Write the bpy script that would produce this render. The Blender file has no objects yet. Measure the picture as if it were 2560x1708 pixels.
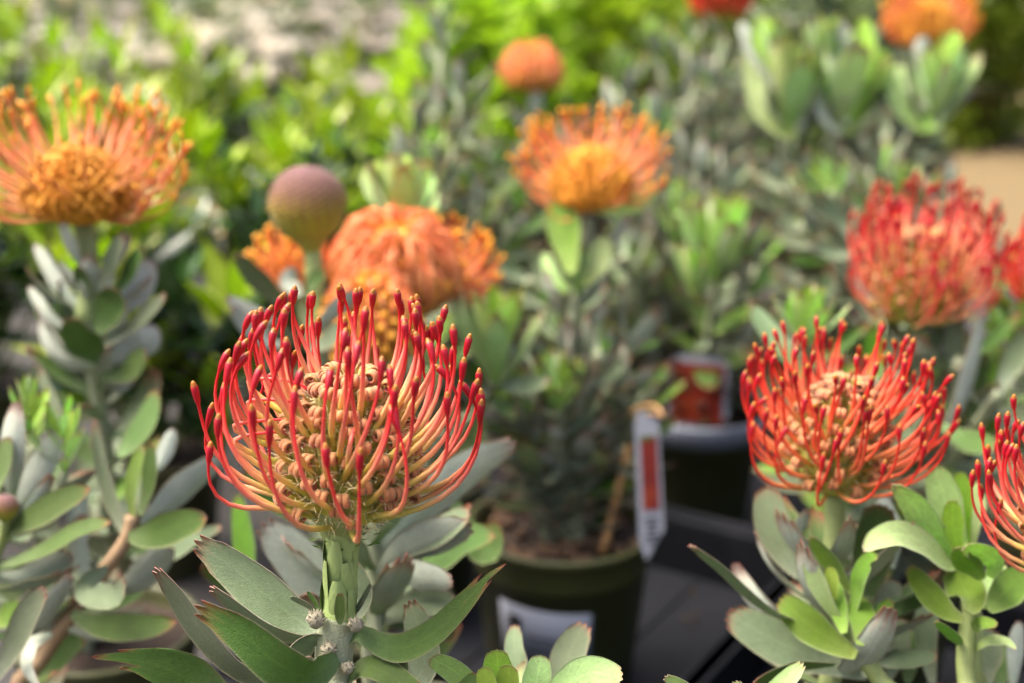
import bpy, math, random
from mathutils import Vector, Matrix, noise
R = math.radians
random.seed(11)
sc = bpy.context.scene
C = sc.collection

# ------------------------------------------------------------------ camera, sky, sun, exposure
PITCH = R(18.0); CAM_H = 0.62; FPX = 3556.0
cam_d = bpy.data.cameras.new('camera'); cam = bpy.data.objects.new('camera', cam_d); C.objects.link(cam)
cam.location = (0, 0, CAM_H); cam.rotation_euler = (math.pi/2 - PITCH, 0, 0)
cam_d.lens = 50.0; cam_d.sensor_width = 36.0; cam_d.clip_start = 0.02; cam_d.clip_end = 200.0
cam_d.dof.use_dof = True; cam_d.dof.focus_distance = 0.548; cam_d.dof.aperture_fstop = 5.3
cam_d.dof.aperture_blades = 9
sc.camera = cam

SUN_EL, SUN_AZ = R(62), R(-80)         # azimuth from +Y towards +X: high, from the left
world = bpy.data.worlds.new('World'); sc.world = world; world.use_nodes = True
wn = world.node_tree
sky = wn.nodes.new('ShaderNodeTexSky'); sky.sky_type = 'NISHITA'; sky.sun_disc = False
sky.sun_elevation = SUN_EL; sky.sun_rotation = SUN_AZ
sky.air_density = 0.8; sky.dust_density = 10.0; sky.ozone_density = 0.3
wn.nodes['Background'].inputs['Strength'].default_value = 0.15
wn.links.new(sky.outputs[0], wn.nodes['Background'].inputs['Color'])
sun_d = bpy.data.lights.new('sun', 'SUN'); sun_d.energy = 1.25; sun_d.angle = R(26); sun_d.color = (1.0, 0.95, 0.87)
sun = bpy.data.objects.new('sun', sun_d); C.objects.link(sun)
sdir = Vector((math.sin(SUN_AZ)*math.cos(SUN_EL), math.cos(SUN_AZ)*math.cos(SUN_EL), math.sin(SUN_EL)))
sun.rotation_euler = sdir.to_track_quat('Z', 'Y').to_euler(); sun.location = sdir*6
sc.view_settings.view_transform = 'Standard'; sc.view_settings.look = 'None'
sc.view_settings.exposure = 1.72; sc.view_settings.gamma = 1.0
sc.render.engine = 'CYCLES'
cy = sc.cycles
cy.use_denoising = True; cy.max_bounces = 8; cy.diffuse_bounces = 5; cy.glossy_bounces = 2
cy.transmission_bounces = 4; cy.caustics_reflective = False; cy.caustics_refractive = False
cy.use_adaptive_sampling = False

# ------------------------------------------------------------------ helpers
cs, sn = math.cos(PITCH), math.sin(PITCH)
def P(px, py, d):
    """Point in the place that lies d metres in front of the lens on the sight line of picture point px, py."""
    x = (px-1280)/FPX*d; u = (854-py)/FPX*d
    return Vector((x, d*cs + u*sn, CAM_H - d*sn + u*cs))
VIEW = Vector((0, cs, -sn)); CUP = Vector((0, sn, cs))

def node_mat(name):
    m = bpy.data.materials.new(name); m.use_nodes = True
    nt = m.node_tree; b = nt.nodes['Principled BSDF']
    return m, nt, b
def mixc(nt, fac, a, b, blend='MIX'):
    n = nt.nodes.new('ShaderNodeMix'); n.data_type = 'RGBA'; n.blend_type = blend
    for k, v in ((0, fac), (6, a), (7, b)):
        if isinstance(v, (int, float)): n.inputs[k].default_value = v
        elif isinstance(v, tuple): n.inputs[k].default_value = (*v, 1) if len(v) == 3 else v
        else: nt.links.new(v, n.inputs[k])
    return n.outputs[2]
def mth(nt, op, a, b=0.0, clamp=False):
    n = nt.nodes.new('ShaderNodeMath'); n.operation = op; n.use_clamp = clamp
    for k, v in ((0, a), (1, b)):
        if isinstance(v, (int, float)): n.inputs[k].default_value = v
        else: nt.links.new(v, n.inputs[k])
    return n.outputs[0]
def tex_noise(nt, scale, detail=3.0, coord='Object'):
    t = nt.nodes.new('ShaderNodeTexCoord'); n = nt.nodes.new('ShaderNodeTexNoise')
    n.inputs['Scale'].default_value = scale; n.inputs['Detail'].default_value = detail
    nt.links.new(t.outputs[coord], n.inputs['Vector'])
    return n.outputs['Fac']
def bump(nt, b, h, strength, dist):
    n = nt.nodes.new('ShaderNodeBump'); n.inputs['Strength'].default_value = strength; n.inputs['Distance'].default_value = dist
    nt.links.new(h, n.inputs['Height']); nt.links.new(n.outputs[0], b.inputs['Normal'])
def translucent(nt, b, col, amount):
    out = nt.nodes['Material Output']; t = nt.nodes.new('ShaderNodeBsdfTranslucent'); mx = nt.nodes.new('ShaderNodeMixShader')
    mx.inputs[0].default_value = amount
    nt.links.new(col, t.inputs['Color']); nt.links.new(b.outputs[0], mx.inputs[1]); nt.links.new(t.outputs[0], mx.inputs[2])
    nt.links.new(mx.outputs[0], out.inputs['Surface'])
def plain(name, col, rough=0.5, nscale=40, var=0.35, bstr=0.0, bscale=300, spec=0.5):
    m, nt, b = node_mat(name)
    n = tex_noise(nt, nscale, 4)
    c = mixc(nt, n, tuple(x*(1-var) for x in col), tuple(x*(1+var) for x in col))
    nt.links.new(c, b.inputs['Base Color']); b.inputs['Roughness'].default_value = rough
    b.inputs['Specular IOR Level'].default_value = spec
    if bstr: bump(nt, b, tex_noise(nt, bscale, 3), bstr, 0.001)
    return m
def leaf_mat(name, top, under, basecol, edge, tip, rough=0.55, trans=0.25, tcol=None, sheen=0.25, spec=0.3, fuzz=0.35, nscale=7, var=0.55):
    """mask: R tooth tips, G margin, B along the blade, A upper side"""
    m, nt, b = node_mat(name)
    a = nt.nodes.new('ShaderNodeAttribute'); a.attribute_name = 'mask'
    s = nt.nodes.new('ShaderNodeSeparateColor'); nt.links.new(a.outputs['Color'], s.inputs[0])
    oi = nt.nodes.new('ShaderNodeObjectInfo')
    c = mixc(nt, a.outputs['Alpha'], under, top)
    low = mth(nt, 'SUBTRACT', 1.0, mth(nt, 'MULTIPLY', s.outputs[2], 2.6), True)
    c = mixc(nt, low, c, basecol)
    n = tex_noise(nt, nscale, 5)
    c = mixc(nt, mth(nt, 'MULTIPLY', n, 0.9, True), c, mixc(nt, 1.0, c, (1+var, 1+var*1.05, 1+var), 'MULTIPLY'))
    sp = tex_noise(nt, nscale*6, 4)
    c = mixc(nt, mth(nt, 'MULTIPLY', mth(nt, 'SUBTRACT', sp, 0.44), 1.5, True), c, mixc(nt, 1.0, c, (0.62, 0.62, 0.6), 'MULTIPLY'))
    rib = mth(nt, 'SUBTRACT', 1.0, mth(nt, 'MULTIPLY', s.outputs[1], 11.0), True)
    vein = mth(nt, 'SINE', mth(nt, 'MULTIPLY', mth(nt, 'SUBTRACT', mth(nt, 'MULTIPLY', s.outputs[2], 7.0), mth(nt, 'MULTIPLY', s.outputs[1], 1.5)), 6.283))
    vein = mth(nt, 'POWER', mth(nt, 'MAXIMUM', vein, 0.0), 7.0)
    c = mixc(nt, mth(nt, 'MULTIPLY', mth(nt, 'MAXIMUM', rib, mth(nt, 'MULTIPLY', vein, 0.45)), 0.32), c, mixc(nt, 1.0, c, (1.55, 1.55, 1.6), 'MULTIPLY'))
    # one leaf differs a little from the next
    hs = nt.nodes.new('ShaderNodeHueSaturation'); nt.links.new(c, hs.inputs['Color'])
    nt.links.new(mth(nt, 'ADD', mth(nt, 'MULTIPLY', oi.outputs['Random'], 0.45), 0.78), hs.inputs['Value'])
    nt.links.new(mth(nt, 'ADD', mth(nt, 'MULTIPLY', oi.outputs['Random'], 0.03), 0.485), hs.inputs['Hue'])
    c = hs.outputs[0]
    g = mth(nt, 'POWER', s.outputs[1], 18.0)
    c = mixc(nt, mth(nt, 'MULTIPLY', g, 0.75), c, edge)
    c = mixc(nt, mth(nt, 'MULTIPLY', s.outputs[0], 0.9), c, tip)
    spot = mth(nt, 'MULTIPLY', mth(nt, 'SUBTRACT', tex_noise(nt, nscale*3.3, 1), 0.70), 9.0, True)
    c = mixc(nt, mth(nt, 'MULTIPLY', spot, 0.55), c, (0.16, 0.11, 0.05))
    nt.links.new(c, b.inputs['Base Color']); b.inputs['Roughness'].default_value = rough
    b.inputs['Specular IOR Level'].default_value = spec
    b.inputs['Sheen Weight'].default_value = sheen; b.inputs['Sheen Roughness'].default_value = 0.5
    if fuzz: bump(nt, b, tex_noise(nt, 160, 2), fuzz, 0.004)
    tc = mixc(nt, 1.0, c, tcol or (1.3, 1.5, 0.5), 'MULTIPLY')
    translucent(nt, b, tc, trans)
    return m
def ramp_mat(name, stops, rough=0.4, trans=0.15, spec=0.4, var=0.25, sheen=0.0, nscale=90):
    m, nt, b = node_mat(name)
    a = nt.nodes.new('ShaderNodeAttribute'); a.attribute_name = 'mask'
    s = nt.nodes.new('ShaderNodeSeparateColor'); nt.links.new(a.outputs['Color'], s.inputs[0])
    r = nt.nodes.new('ShaderNodeValToRGB'); el = r.color_ramp.elements
    while len(el) > 1: el.remove(el[-1])
    el[0].position = stops[0][0]; el[0].color = (*stops[0][1], 1)
    for p, c in stops[1:]:
        e = el.new(p); e.color = (*c, 1)
    nt.links.new(s.outputs[2], r.inputs[0])
    oi = nt.nodes.new('ShaderNodeObjectInfo')
    hs = nt.nodes.new('ShaderNodeHueSaturation'); nt.links.new(r.outputs[0], hs.inputs['Color'])
    nz = tex_noise(nt, nscale, 3)
    nt.links.new(mth(nt, 'ADD', mth(nt, 'ADD', mth(nt, 'MULTIPLY', oi.outputs['Random'], var), 1.0-var), mth(nt, 'MULTIPLY', nz, 0.3)), hs.inputs['Value'])
    c = hs.outputs[0]
    nt.links.new(c, b.inputs['Base Color']); b.inputs['Roughness'].default_value = rough
    b.inputs['Specular IOR Level'].default_value = spec
    b.inputs['Sheen Weight'].default_value = sheen
    if trans: translucent(nt, b, c, trans)
    return m

class MB:
    """Collects vertices, mask values and faces; build() links ONE mesh object."""
    def __init__(s): s.v = []; s.f = []; s.k = []
    def tube(s, pts, rad, sides=6, mask=None, cap=True, ell=None):
        n = len(pts); T = []
        for i in range(n):
            t = pts[min(i+1, n-1)] - pts[max(i-1, 0)]
            T.append(t.normalized() if t.length > 1e-12 else Vector((0, 0, 1)))
        ref = Vector((0, 1, 0)) if abs(T[0].y) < 0.9 else Vector((1, 0, 0))
        nrm = (ref - T[0]*ref.dot(T[0])).normalized(); o = len(s.v)
        for i in range(n):
            nrm = (nrm - T[i]*nrm.dot(T[i])).normalized(); bi = T[i].cross(nrm)
            for j in range(sides):
                a = 2*math.pi*j/sides; ca, sa = math.cos(a), math.sin(a)
                ra = rad[i]
                if ell: ca *= ell[0]; sa *= ell[1]
                s.v.append(pts[i] + nrm*(ca*ra) + bi*(sa*ra))
                s.k.append(mask(i/(n-1)) if mask else (0, 0, i/(n-1), 1))
        for i in range(n-1):
            for j in range(sides):
                a = o+i*sides+j; b = o+i*sides+(j+1) % sides
                s.f.append((a, b, b+sides, a+sides))
        if cap:
            s.f.append(tuple(o+j for j in range(sides))[::-1]); s.f.append(tuple(o+(n-1)*sides+j for j in range(sides)))
    def lathe(s, prof, seg, center=Vector((0, 0, 0)), bumpf=None, close=True):
        o = len(s.v); n = len(prof)
        for i, (r, z) in enumerate(prof):
            for j in range(seg):
                a = 2*math.pi*j/seg; rr = r*(bumpf(i/(n-1), a) if bumpf else 1)
                s.v.append(center + Vector((rr*math.cos(a), rr*math.sin(a), z))); s.k.append((0, 0, i/(n-1), 1))
        for i in range(n-1):
            for j in range(seg):
                a = o+i*seg+j; b = o+i*seg+(j+1) % seg
                s.f.append((a, b, b+seg, a+seg))
        if close:
            s.f.append(tuple(o+j for j in range(seg))[::-1]); s.f.append(tuple(o+(n-1)*seg+j for j in range(seg)))
    def box(s, c, sx, sy, sz, rot=None, mask=(0, 0, 0.5, 1)):
        o = len(s.v)
        for z in (-1, 1):
            for y in (-1, 1):
                for x in (-1, 1):
                    p = Vector((x*sx/2, y*sy/2, z*sz/2))
                    if rot: p = rot @ p
                    s.v.append(Vector(c)+p); s.k.append(mask)
        for q in ((0, 2, 3, 1), (4, 5, 7, 6), (0, 1, 5, 4), (2, 6, 7, 3), (0, 4, 6, 2), (1, 3, 7, 5)):
            s.f.append(tuple(o+i for i in q))
    def mesh(s, name, mats, smooth=True, off=None):
        me = bpy.data.meshes.new(name)
        vs = [v-off for v in s.v] if off is not None else s.v
        me.from_pydata([tuple(v) for v in vs], [], s.f)
        at = me.attributes.new('mask', 'FLOAT_COLOR', 'POINT')
        at.data.foreach_set('color', [c for k in s.k for c in k])
        for m in (mats if isinstance(mats, (list, tuple)) else [mats]): me.materials.append(m)
        if smooth: me.polygons.foreach_set('use_smooth', [True]*len(me.polygons))
        me.update()
        return me

def link(name, me, parent=None, mat=None):
    o = bpy.data.objects.new(name, me); C.objects.link(o)
    if parent: o.parent = parent
    if mat is not None: o.matrix_basis = mat
    return o
def thing(name, label, cat, loc, group=None):
    o = bpy.data.objects.new(name, None); o.empty_display_size = 0.03; C.objects.link(o)
    o.location = loc; o['label'] = label; o['category'] = cat
    if group: o['group'] = group
    return o
def tag(o, label, cat, group=None):
    o['label'] = label; o['category'] = cat
    if group: o['group'] = group
    return o
def structure(o): o['kind'] = 'structure'; return o
def stuff(o): o['kind'] = 'stuff'; return o
def T(v): return Matrix.Translation(v)
def catmull(pts, n):
    out = []; m = len(pts)-1
    for i in range(n+1):
        t = i/n*m; k = min(int(t), m-1); f = t-k
        p0 = pts[max(k-1, 0)]; p1 = pts[k]; p2 = pts[k+1]; p3 = pts[min(k+2, m)]
        out.append(0.5*((2*p1) + (p2-p0)*f + (2*p0-5*p1+4*p2-p3)*f*f + (3*p1-p0-3*p2+p3)*f**3))
    return out

# ------------------------------------------------------------------ materials
TIP = (0.42, 0.08, 0.07); EDGE = (0.40, 0.33, 0.24)
M = {}
M['silver'] = leaf_mat('felted_grey_leaf', (0.112, 0.150, 0.080), (0.32, 0.355, 0.295), (0.24, 0.28, 0.20), (0.36, 0.30, 0.22), TIP, trans=0.16, sheen=0.10)
M['green'] = leaf_mat('mature_green_leaf', (0.054, 0.104, 0.017), (0.24, 0.28, 0.22), (0.12, 0.18, 0.07), (0.30, 0.28, 0.17), TIP, trans=0.2, rough=0.5, sheen=0.04)
M['fresh'] = leaf_mat('fresh_green_leaf', (0.098, 0.200, 0.010), (0.31, 0.42, 0.19), (0.20, 0.30, 0.06), (0.36, 0.42, 0.20), (0.42, 0.20, 0.12), trans=0.3, rough=0.45, sheen=0.15)
M['pale'] = leaf_mat('pale_young_leaf', (0.32, 0.43, 0.18), (0.42, 0.52, 0.30), (0.28, 0.41, 0.09), (0.50, 0.53, 0.38), (0.50, 0.25, 0.20), trans=0.3, rough=0.55)
M['lime'] = leaf_mat('lime_young_leaf', (0.27, 0.40, 0.05), (0.38, 0.48, 0.16), (0.24, 0.38, 0.04), (0.46, 0.52, 0.25), (0.46, 0.32, 0.14), trans=0.38, rough=0.5)
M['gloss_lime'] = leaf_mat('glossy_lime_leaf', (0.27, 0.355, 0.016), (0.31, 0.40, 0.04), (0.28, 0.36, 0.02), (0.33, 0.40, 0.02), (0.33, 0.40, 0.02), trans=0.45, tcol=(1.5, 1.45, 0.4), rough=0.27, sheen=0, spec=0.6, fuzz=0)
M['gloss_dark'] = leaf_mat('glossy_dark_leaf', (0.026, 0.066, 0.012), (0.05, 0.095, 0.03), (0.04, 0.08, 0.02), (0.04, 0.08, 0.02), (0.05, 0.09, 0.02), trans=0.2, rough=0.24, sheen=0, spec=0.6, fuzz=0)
M['far_lime'] = leaf_mat('hedge_lime_leaf', (0.22, 0.29, 0.018), (0.21, 0.28, 0.03), (0.25, 0.36, 0.02), (0.26, 0.36, 0.02), (0.26, 0.36, 0.02), trans=0.4, rough=0.4, sheen=0, fuzz=0)
M['far_olive'] = leaf_mat('hedge_olive_leaf', (0.13, 0.17, 0.012), (0.14, 0.18, 0.03), (0.13, 0.16, 0.02), (0.13, 0.17, 0.02), (0.16, 0.17, 0.02), trans=0.3, rough=0.4, sheen=0, fuzz=0)
M['far_grey'] = leaf_mat('mound_grey_leaf', (0.11, 0.14, 0.08), (0.18, 0.20, 0.15), (0.12, 0.15, 0.08), (0.13, 0.16, 0.1), (0.2, 0.18, 0.14), trans=0.2, sheen=0, fuzz=0)
M['blossom'] = leaf_mat('pale_pink_blossom', (0.58, 0.55, 0.50), (0.56, 0.53, 0.47), (0.5, 0.42, 0.36), (0.66, 0.56, 0.52), (0.66, 0.56, 0.52), trans=0.3, tcol=(1.1, 1.0, 0.95), sheen=0, fuzz=0)
M['red_style'] = ramp_mat('red_style', [(0, (0.46, 0.48, 0.06)), (0.22, (0.64, 0.53, 0.12)), (0.38, (0.80, 0.40, 0.20)), (0.54, (0.80, 0.18, 0.13)), (0.72, (0.74, 0.045, 0.045)), (0.82, (0.52, 0.008, 0.016)), (0.969, (0.31, 0.003, 0.018)), (0.972, (0.24, 0.07, 0.008)), (1, (0.36, 0.14, 0.010))])
M['scarlet_style'] = ramp_mat('scarlet_style', [(0, (0.55, 0.46, 0.06)), (0.22, (0.78, 0.32, 0.12)), (0.45, (0.80, 0.16, 0.08)), (0.66, (0.74, 0.05, 0.03)), (0.82, (0.54, 0.008, 0.012)), (0.969, (0.33, 0.003, 0.018)), (0.972, (0.28, 0.08, 0.008)), (1, (0.38, 0.15, 0.010))])
M['coral_style'] = ramp_mat('coral_style', [(0, (0.70, 0.42, 0.07)), (0.25, (0.80, 0.38, 0.15)), (0.5, (0.80, 0.28, 0.115)), (0.80, (0.76, 0.18, 0.055)), (0.90, (0.70, 0.12, 0.03)), (0.93, (0.78, 0.30, 0.015)), (1, (0.82, 0.42, 0.03))])
M['pink_curl'] = ramp_mat('pink_curl', [(0, (0.30, 0.34, 0.03)), (0.24, (0.40, 0.36, 0.045)), (0.42, (0.44, 0.21, 0.07)), (1, (0.42, 0.105, 0.062))], rough=0.6, sheen=0.25, trans=0.12)
M['orange_curl'] = ramp_mat('orange_curl', [(0, (0.62, 0.30, 0.01)), (0.5, (0.80, 0.36, 0.02)), (1, (0.80, 0.33, 0.06))], rough=0.6, sheen=0.1, trans=0.12)
M['dome'] = plain('flower_core', (0.42, 0.42, 0.07), 0.8, 200, 0.3)
M['dome_orange'] = plain('orange_flower_core', (0.68, 0.32, 0.02), 0.8, 200, 0.3)
M['hair'] = plain('fine_white_hair', (0.74, 0.62, 0.34), 0.7, 20, 0.1)
M['stem'] = plain('pale_green_stem', (0.25, 0.31, 0.11), 0.6, 120, 0.3, 0.5, 700)
M['stem_grey'] = plain('downy_grey_stem', (0.27, 0.30, 0.19), 0.8, 150, 0.3, 0.6, 900)
M['stem_brown'] = plain('woody_tan_stem', (0.30, 0.20, 0.11), 0.75, 90, 0.4, 0.6, 500)
M['stem_scale'] = plain('lime_stem_scale', (0.29, 0.39, 0.13), 0.55, 150, 0.25, 0.4, 600)
M['bud_top'] = ramp_mat('mauve_bud', [(0, (0.26, 0.33, 0.06)), (0.42, (0.26, 0.25, 0.025)), (0.56, (0.22, 0.145, 0.035)), (0.72, (0.15, 0.080, 0.055)), (1, (0.145, 0.080, 0.085))], rough=0.9, sheen=0.12, trans=0.0, spec=0.15, nscale=9)
M['fuzz_bud'] = plain('woolly_side_bud', (0.46, 0.42, 0.30), 0.9, 500, 0.4, 0.8, 900)
M['pot'] = plain('olive_pot_plastic', (0.055, 0.060, 0.016), 0.45, 30, 0.25, 0.1, 200)
M['tray'] = plain('black_tray_plastic', (0.004, 0.005, 0.008), 0.6, 60, 0.3, 0.25, 260, spec=0.25)
def dusty(key, dust, thr=0.5):
    nt = M[key].node_tree; b = nt.nodes['Principled BSDF']; src = b.inputs['Base Color'].links[0].from_socket
    n = mth(nt, 'MULTIPLY', mth(nt, 'SUBTRACT', tex_noise(nt, 14, 8), thr), 3.0, True)
    fine = mth(nt, 'GREATER_THAN', tex_noise(nt, 190, 3), 0.66)
    nt.links.new(mixc(nt, mth(nt, 'MAXIMUM', n, mth(nt, 'MULTIPLY', fine, 0.5)), src, dust), b.inputs['Base Color'])
dusty('tray', (0.018, 0.018, 0.022), 0.56); dusty('pot', (0.060, 0.060, 0.035), 0.52)
M['soil'] = plain('dark_potting_soil', (0.035, 0.022, 0.014), 0.95, 120, 0.6, 1.0, 250)
M['bark'] = plain('tan_bark', (0.22, 0.13, 0.075), 0.9, 60, 0.6, 0.8, 300)
M['stake'] = plain('bamboo_cane', (0.36, 0.20, 0.075), 0.55, 60, 0.3)
M['paper'] = plain('white_label_paper', (0.27, 0.29, 0.34), 0.5, 25, 0.12)
M['ink'] = plain('black_print', (0.02, 0.02, 0.022), 0.5, 50, 0.2)
M['grey_plastic'] = plain('pale_grey_plastic', (0.25, 0.28, 0.34), 0.45, 30, 0.2)
M['blue'] = plain('blue_plastic', (0.015, 0.05, 0.30), 0.4, 20, 0.2)
M['terracotta'] = plain('terracotta_plastic', (0.20, 0.055, 0.025), 0.6, 30, 0.3)
def picture_mat():
    m, nt, b = node_mat('printed_flower_picture')
    n = tex_noise(nt, 38, 3)
    r = nt.nodes.new('ShaderNodeValToRGB'); e = r.color_ramp.elements
    e[0].position = 0.36; e[0].color = (0.06, 0.10, 0.02, 1); e[1].position = 0.62; e[1].color = (0.22, 0.03, 0.008, 1)
    x = e.new(0.46); x.color = (0.14, 0.007, 0.006, 1)
    nt.links.new(n, r.inputs[0]); nt.links.new(r.outputs[0], b.inputs['Base Color']); b.inputs['Roughness'].default_value = 0.35
    return m
M['picture'] = picture_mat()

# ------------------------------------------------------------------ ground
def sheet(name, x0, x1, y0, y1, z, mat, n=1):
    mb = MB()
    for j in range(n+1):
        for i in range(n+1):
            mb.v.append(Vector((x0+(x1-x0)*i/n, y0+(y1-y0)*j/n, z))); mb.k.append((0, 0, 0, 1))
    for j in range(n):
        for i in range(n):
            a = j*(n+1)+i; mb.f.append((a, a+1, a+n+2, a+n+1))
    return structure(link(name, mb.mesh(name, mat, False)))
def sand_mat():
    m, nt, b = node_mat('tan_compacted_gravel')
    n = tex_noise(nt, 3, 6); g = tex_noise(nt, 90, 4)
    c = mixc(nt, n, (0.115, 0.080, 0.032), (0.165, 0.118, 0.05))
    c = mixc(nt, mth(nt, 'MULTIPLY', g, 0.6), c, (0.13, 0.09, 0.045))
    nt.links.new(c, b.inputs['Base Color']); b.inputs['Roughness'].default_value = 0.95
    bump(nt, b, g, 0.6, 0.01)
    return m
def cloth_mat():
    m, nt, b = node_mat('black_weed_cloth')
    t = nt.nodes.new('ShaderNodeTexCoord'); w = nt.nodes.new('ShaderNodeTexWave'); w.inputs['Scale'].default_value = 120
    nt.links.new(t.outputs['Object'], w.inputs['Vector'])
    n = tex_noise(nt, 9, 5)
    c = mixc(nt, n, (0.010, 0.010, 0.011), (0.040, 0.036, 0.032))
    nt.links.new(c, b.inputs['Base Color']); b.inputs['Roughness'].default_value = 0.7
    bump(nt, b, w.outputs['Fac'], 0.3, 0.002)
    return m
sheet('ground', -60, 60, -20, 100, 0.0, sand_mat())
sheet('ground_cloth', -3.0, 1.1, -0.6, 2.45, 0.004, cloth_mat())

# ------------------------------------------------------------------ leaves
def leaf_into(mb, Cf, Sf, Nf, W, prof, E, cup=0.15, wave=0.0, thick=0.0006, nu=12, ph=0.0, asym=0.0):
    """One solid blade along the curve Cf, with a toothed end given by E (one value for each column)."""
    mv = len(E)-1; o = len(mb.v); cols = mv+1
    for side in (0, 1):
        for i in range(nu+1):
            u = i/nu
            for j in range(cols):
                v = -1+2*j/mv; uu = min(u*E[j], 1.0)
                hw = W/2*prof(u); c = Cf(uu); s_ = Sf(uu); n_ = Nf(uu)
                p = c + s_*(v*hw) + n_*(cup*hw*v*v*1.4 + wave*hw*abs(v)*math.sin(ph+u*9+v*2))
                th = thick*(1-0.6*abs(v))*(1-0.5*u)
                p = p + n_*(th/2 if side == 0 else -th/2)
                mb.v.append(p)
                tooth = E[j] >= max(E[max(j-1, 0)], E[min(j+1, mv)])
                tp = 1.0 if (i == nu and tooth) else (0.35 if i == nu or (i == nu-1 and tooth) else 0.0)
                mb.k.append((tp if mv > 4 else 0.0, abs(v), uu, 1.0 if side == 0 else 0.0))
    N = (nu+1)*cols
    for i in range(nu):
        for j in range(mv):
            a = o+i*cols+j
            mb.f.append((a, a+1, a+cols+1, a+cols)); b = a+N
            mb.f.append((b, b+cols, b+cols+1, b+1))
    ring = [i*cols for i in range(nu+1)] + [nu*cols+j for j in range(1, cols)] + [i*cols+mv for i in range(nu-1, -1, -1)] + [j for j in range(mv-1, 0, -1)]
    for a, b in zip(ring, ring[1:]+ring[:1]):
        mb.f.append((o+a, o+a+N, o+b+N, o+b)[::-1] if False else (o+a, o+b, o+b+N, o+a+N)[::-1])
def prof_pin(u): return 0.24 + 0.76*math.sin(math.pi*min(u, 1.0)**1.15*0.62)**0.9 * (1-0.42*max(0, u-0.62)/0.38) if u > 0 else 0.24
def prof_smooth(u): return max(0.05, math.sin(math.pi*(0.06+0.90*u**0.9)))
def prof_strap(u): return 0.42+0.58*math.sin(math.pi*(0.12+0.62*u))*(1-0.35*max(0, u-0.7)/0.3)
TEETH3 = [0.84, 0.865, 0.945, 0.93, 1.0, 0.93, 0.945, 0.865, 0.84]
TEETH5 = [0.86, 0.83, 0.95, 0.89, 1.0, 0.89, 0.95, 0.83, 0.86]
BLUNT = [0.86, 0.93, 0.99, 0.985, 1.0, 0.985, 0.99, 0.93, 0.86]
PLAIN = [0.93, 0.985, 1.0, 0.985, 0.93]

def round_teeth(E, mv=16):
    side = {id(TEETH3): ((0.5, 0.055),), id(TEETH5): ((0.42, 0.05), (0.82, 0.05)), id(BLUNT): ((0.38, 0.016),)}.get(id(E))
    if side is None: return E
    fall = 0.10 if E is not BLUNT else 0.12; out = []
    for j in range(mv+1):
        v = abs(-1+2*j/mv); e = 0.945-fall*v*v
        for (c, a) in ((0.0, 0.055 if E is not BLUNT else 0.035),)+side: e += a*max(0, 1-abs(v-c)/0.21)**0.7
        out.append(min(e, 1.0))
    return out
def unit_leaf(name, mat, bend, cup, wr, E, prof, wave=0.0, twist=0.0, nu=8, thick=0.012, asym=0.0):
    """Blade of length 1 along +X, upper side towards +Z, bending upwards by `bend` radians."""
    n = 24; pts = [Vector((0, 0, 0))]; ang = [0]
    for i in range(1, n+1):
        a = bend*((i/n)**1.3) - bend*0.45
        pts.append(pts[-1] + Vector((math.cos(a), asym*math.sin(i/n*2.5)*0.3, math.sin(a)))/n); ang.append(a)
    def smp(L, u):
        t = u*n; k = min(int(t), n-1); return L[k]+(L[k+1]-L[k])*(t-k)
    def Cf(u): return smp(pts, u)
    def Nf(u):
        a = smp(ang, u); tw = twist*u
        nn = Vector((-math.sin(a), 0, math.cos(a))); return nn*math.cos(tw)+Vector((0, 1, 0))*math.sin(tw)
    def Sf(u):
        a = smp(ang, u); tw = twist*u
        nn = Vector((-math.sin(a), 0, math.cos(a))); return Vector((0, 1, 0))*math.cos(tw)-nn*math.sin(tw)
    mb = MB(); leaf_into(mb, Cf, Sf, Nf, wr, prof, E, cup, wave, thick, nu, random.random()*6)
    return mb.mesh(name, M[mat])
rnd = random.Random(5)
PIN = {}
for key in ('silver', 'green', 'fresh', 'pale', 'lime'):
    L = []
    for q in range(8 if key in ('silver', 'green') else 5):
        bend = rnd.uniform(0.35, 1.15) if key in ('silver', 'green') else rnd.uniform(-0.1, 0.6)
        L.append(unit_leaf('pincushion_leaf_'+key, key, bend, rnd.uniform(0.1, 0.45), rnd.uniform(0.25, 0.34), rnd.choice([TEETH3, TEETH3, TEETH5, BLUNT]), prof_pin, rnd.uniform(0, 0.12), rnd.uniform(-0.5, 0.5), asym=rnd.uniform(-0.5, 0.5)))
    PIN[key] = L
GLO = {k: [unit_leaf('glossy_leaf', k, rnd.uniform(-0.5, 0.5), rnd.uniform(0.05, 0.3), rnd.uniform(0.28, 0.36), PLAIN, prof_smooth, 0.03, rnd.uniform(-0.3, 0.3), nu=7) for q in range(6)] for k in ('gloss_lime', 'gloss_dark')}

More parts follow.
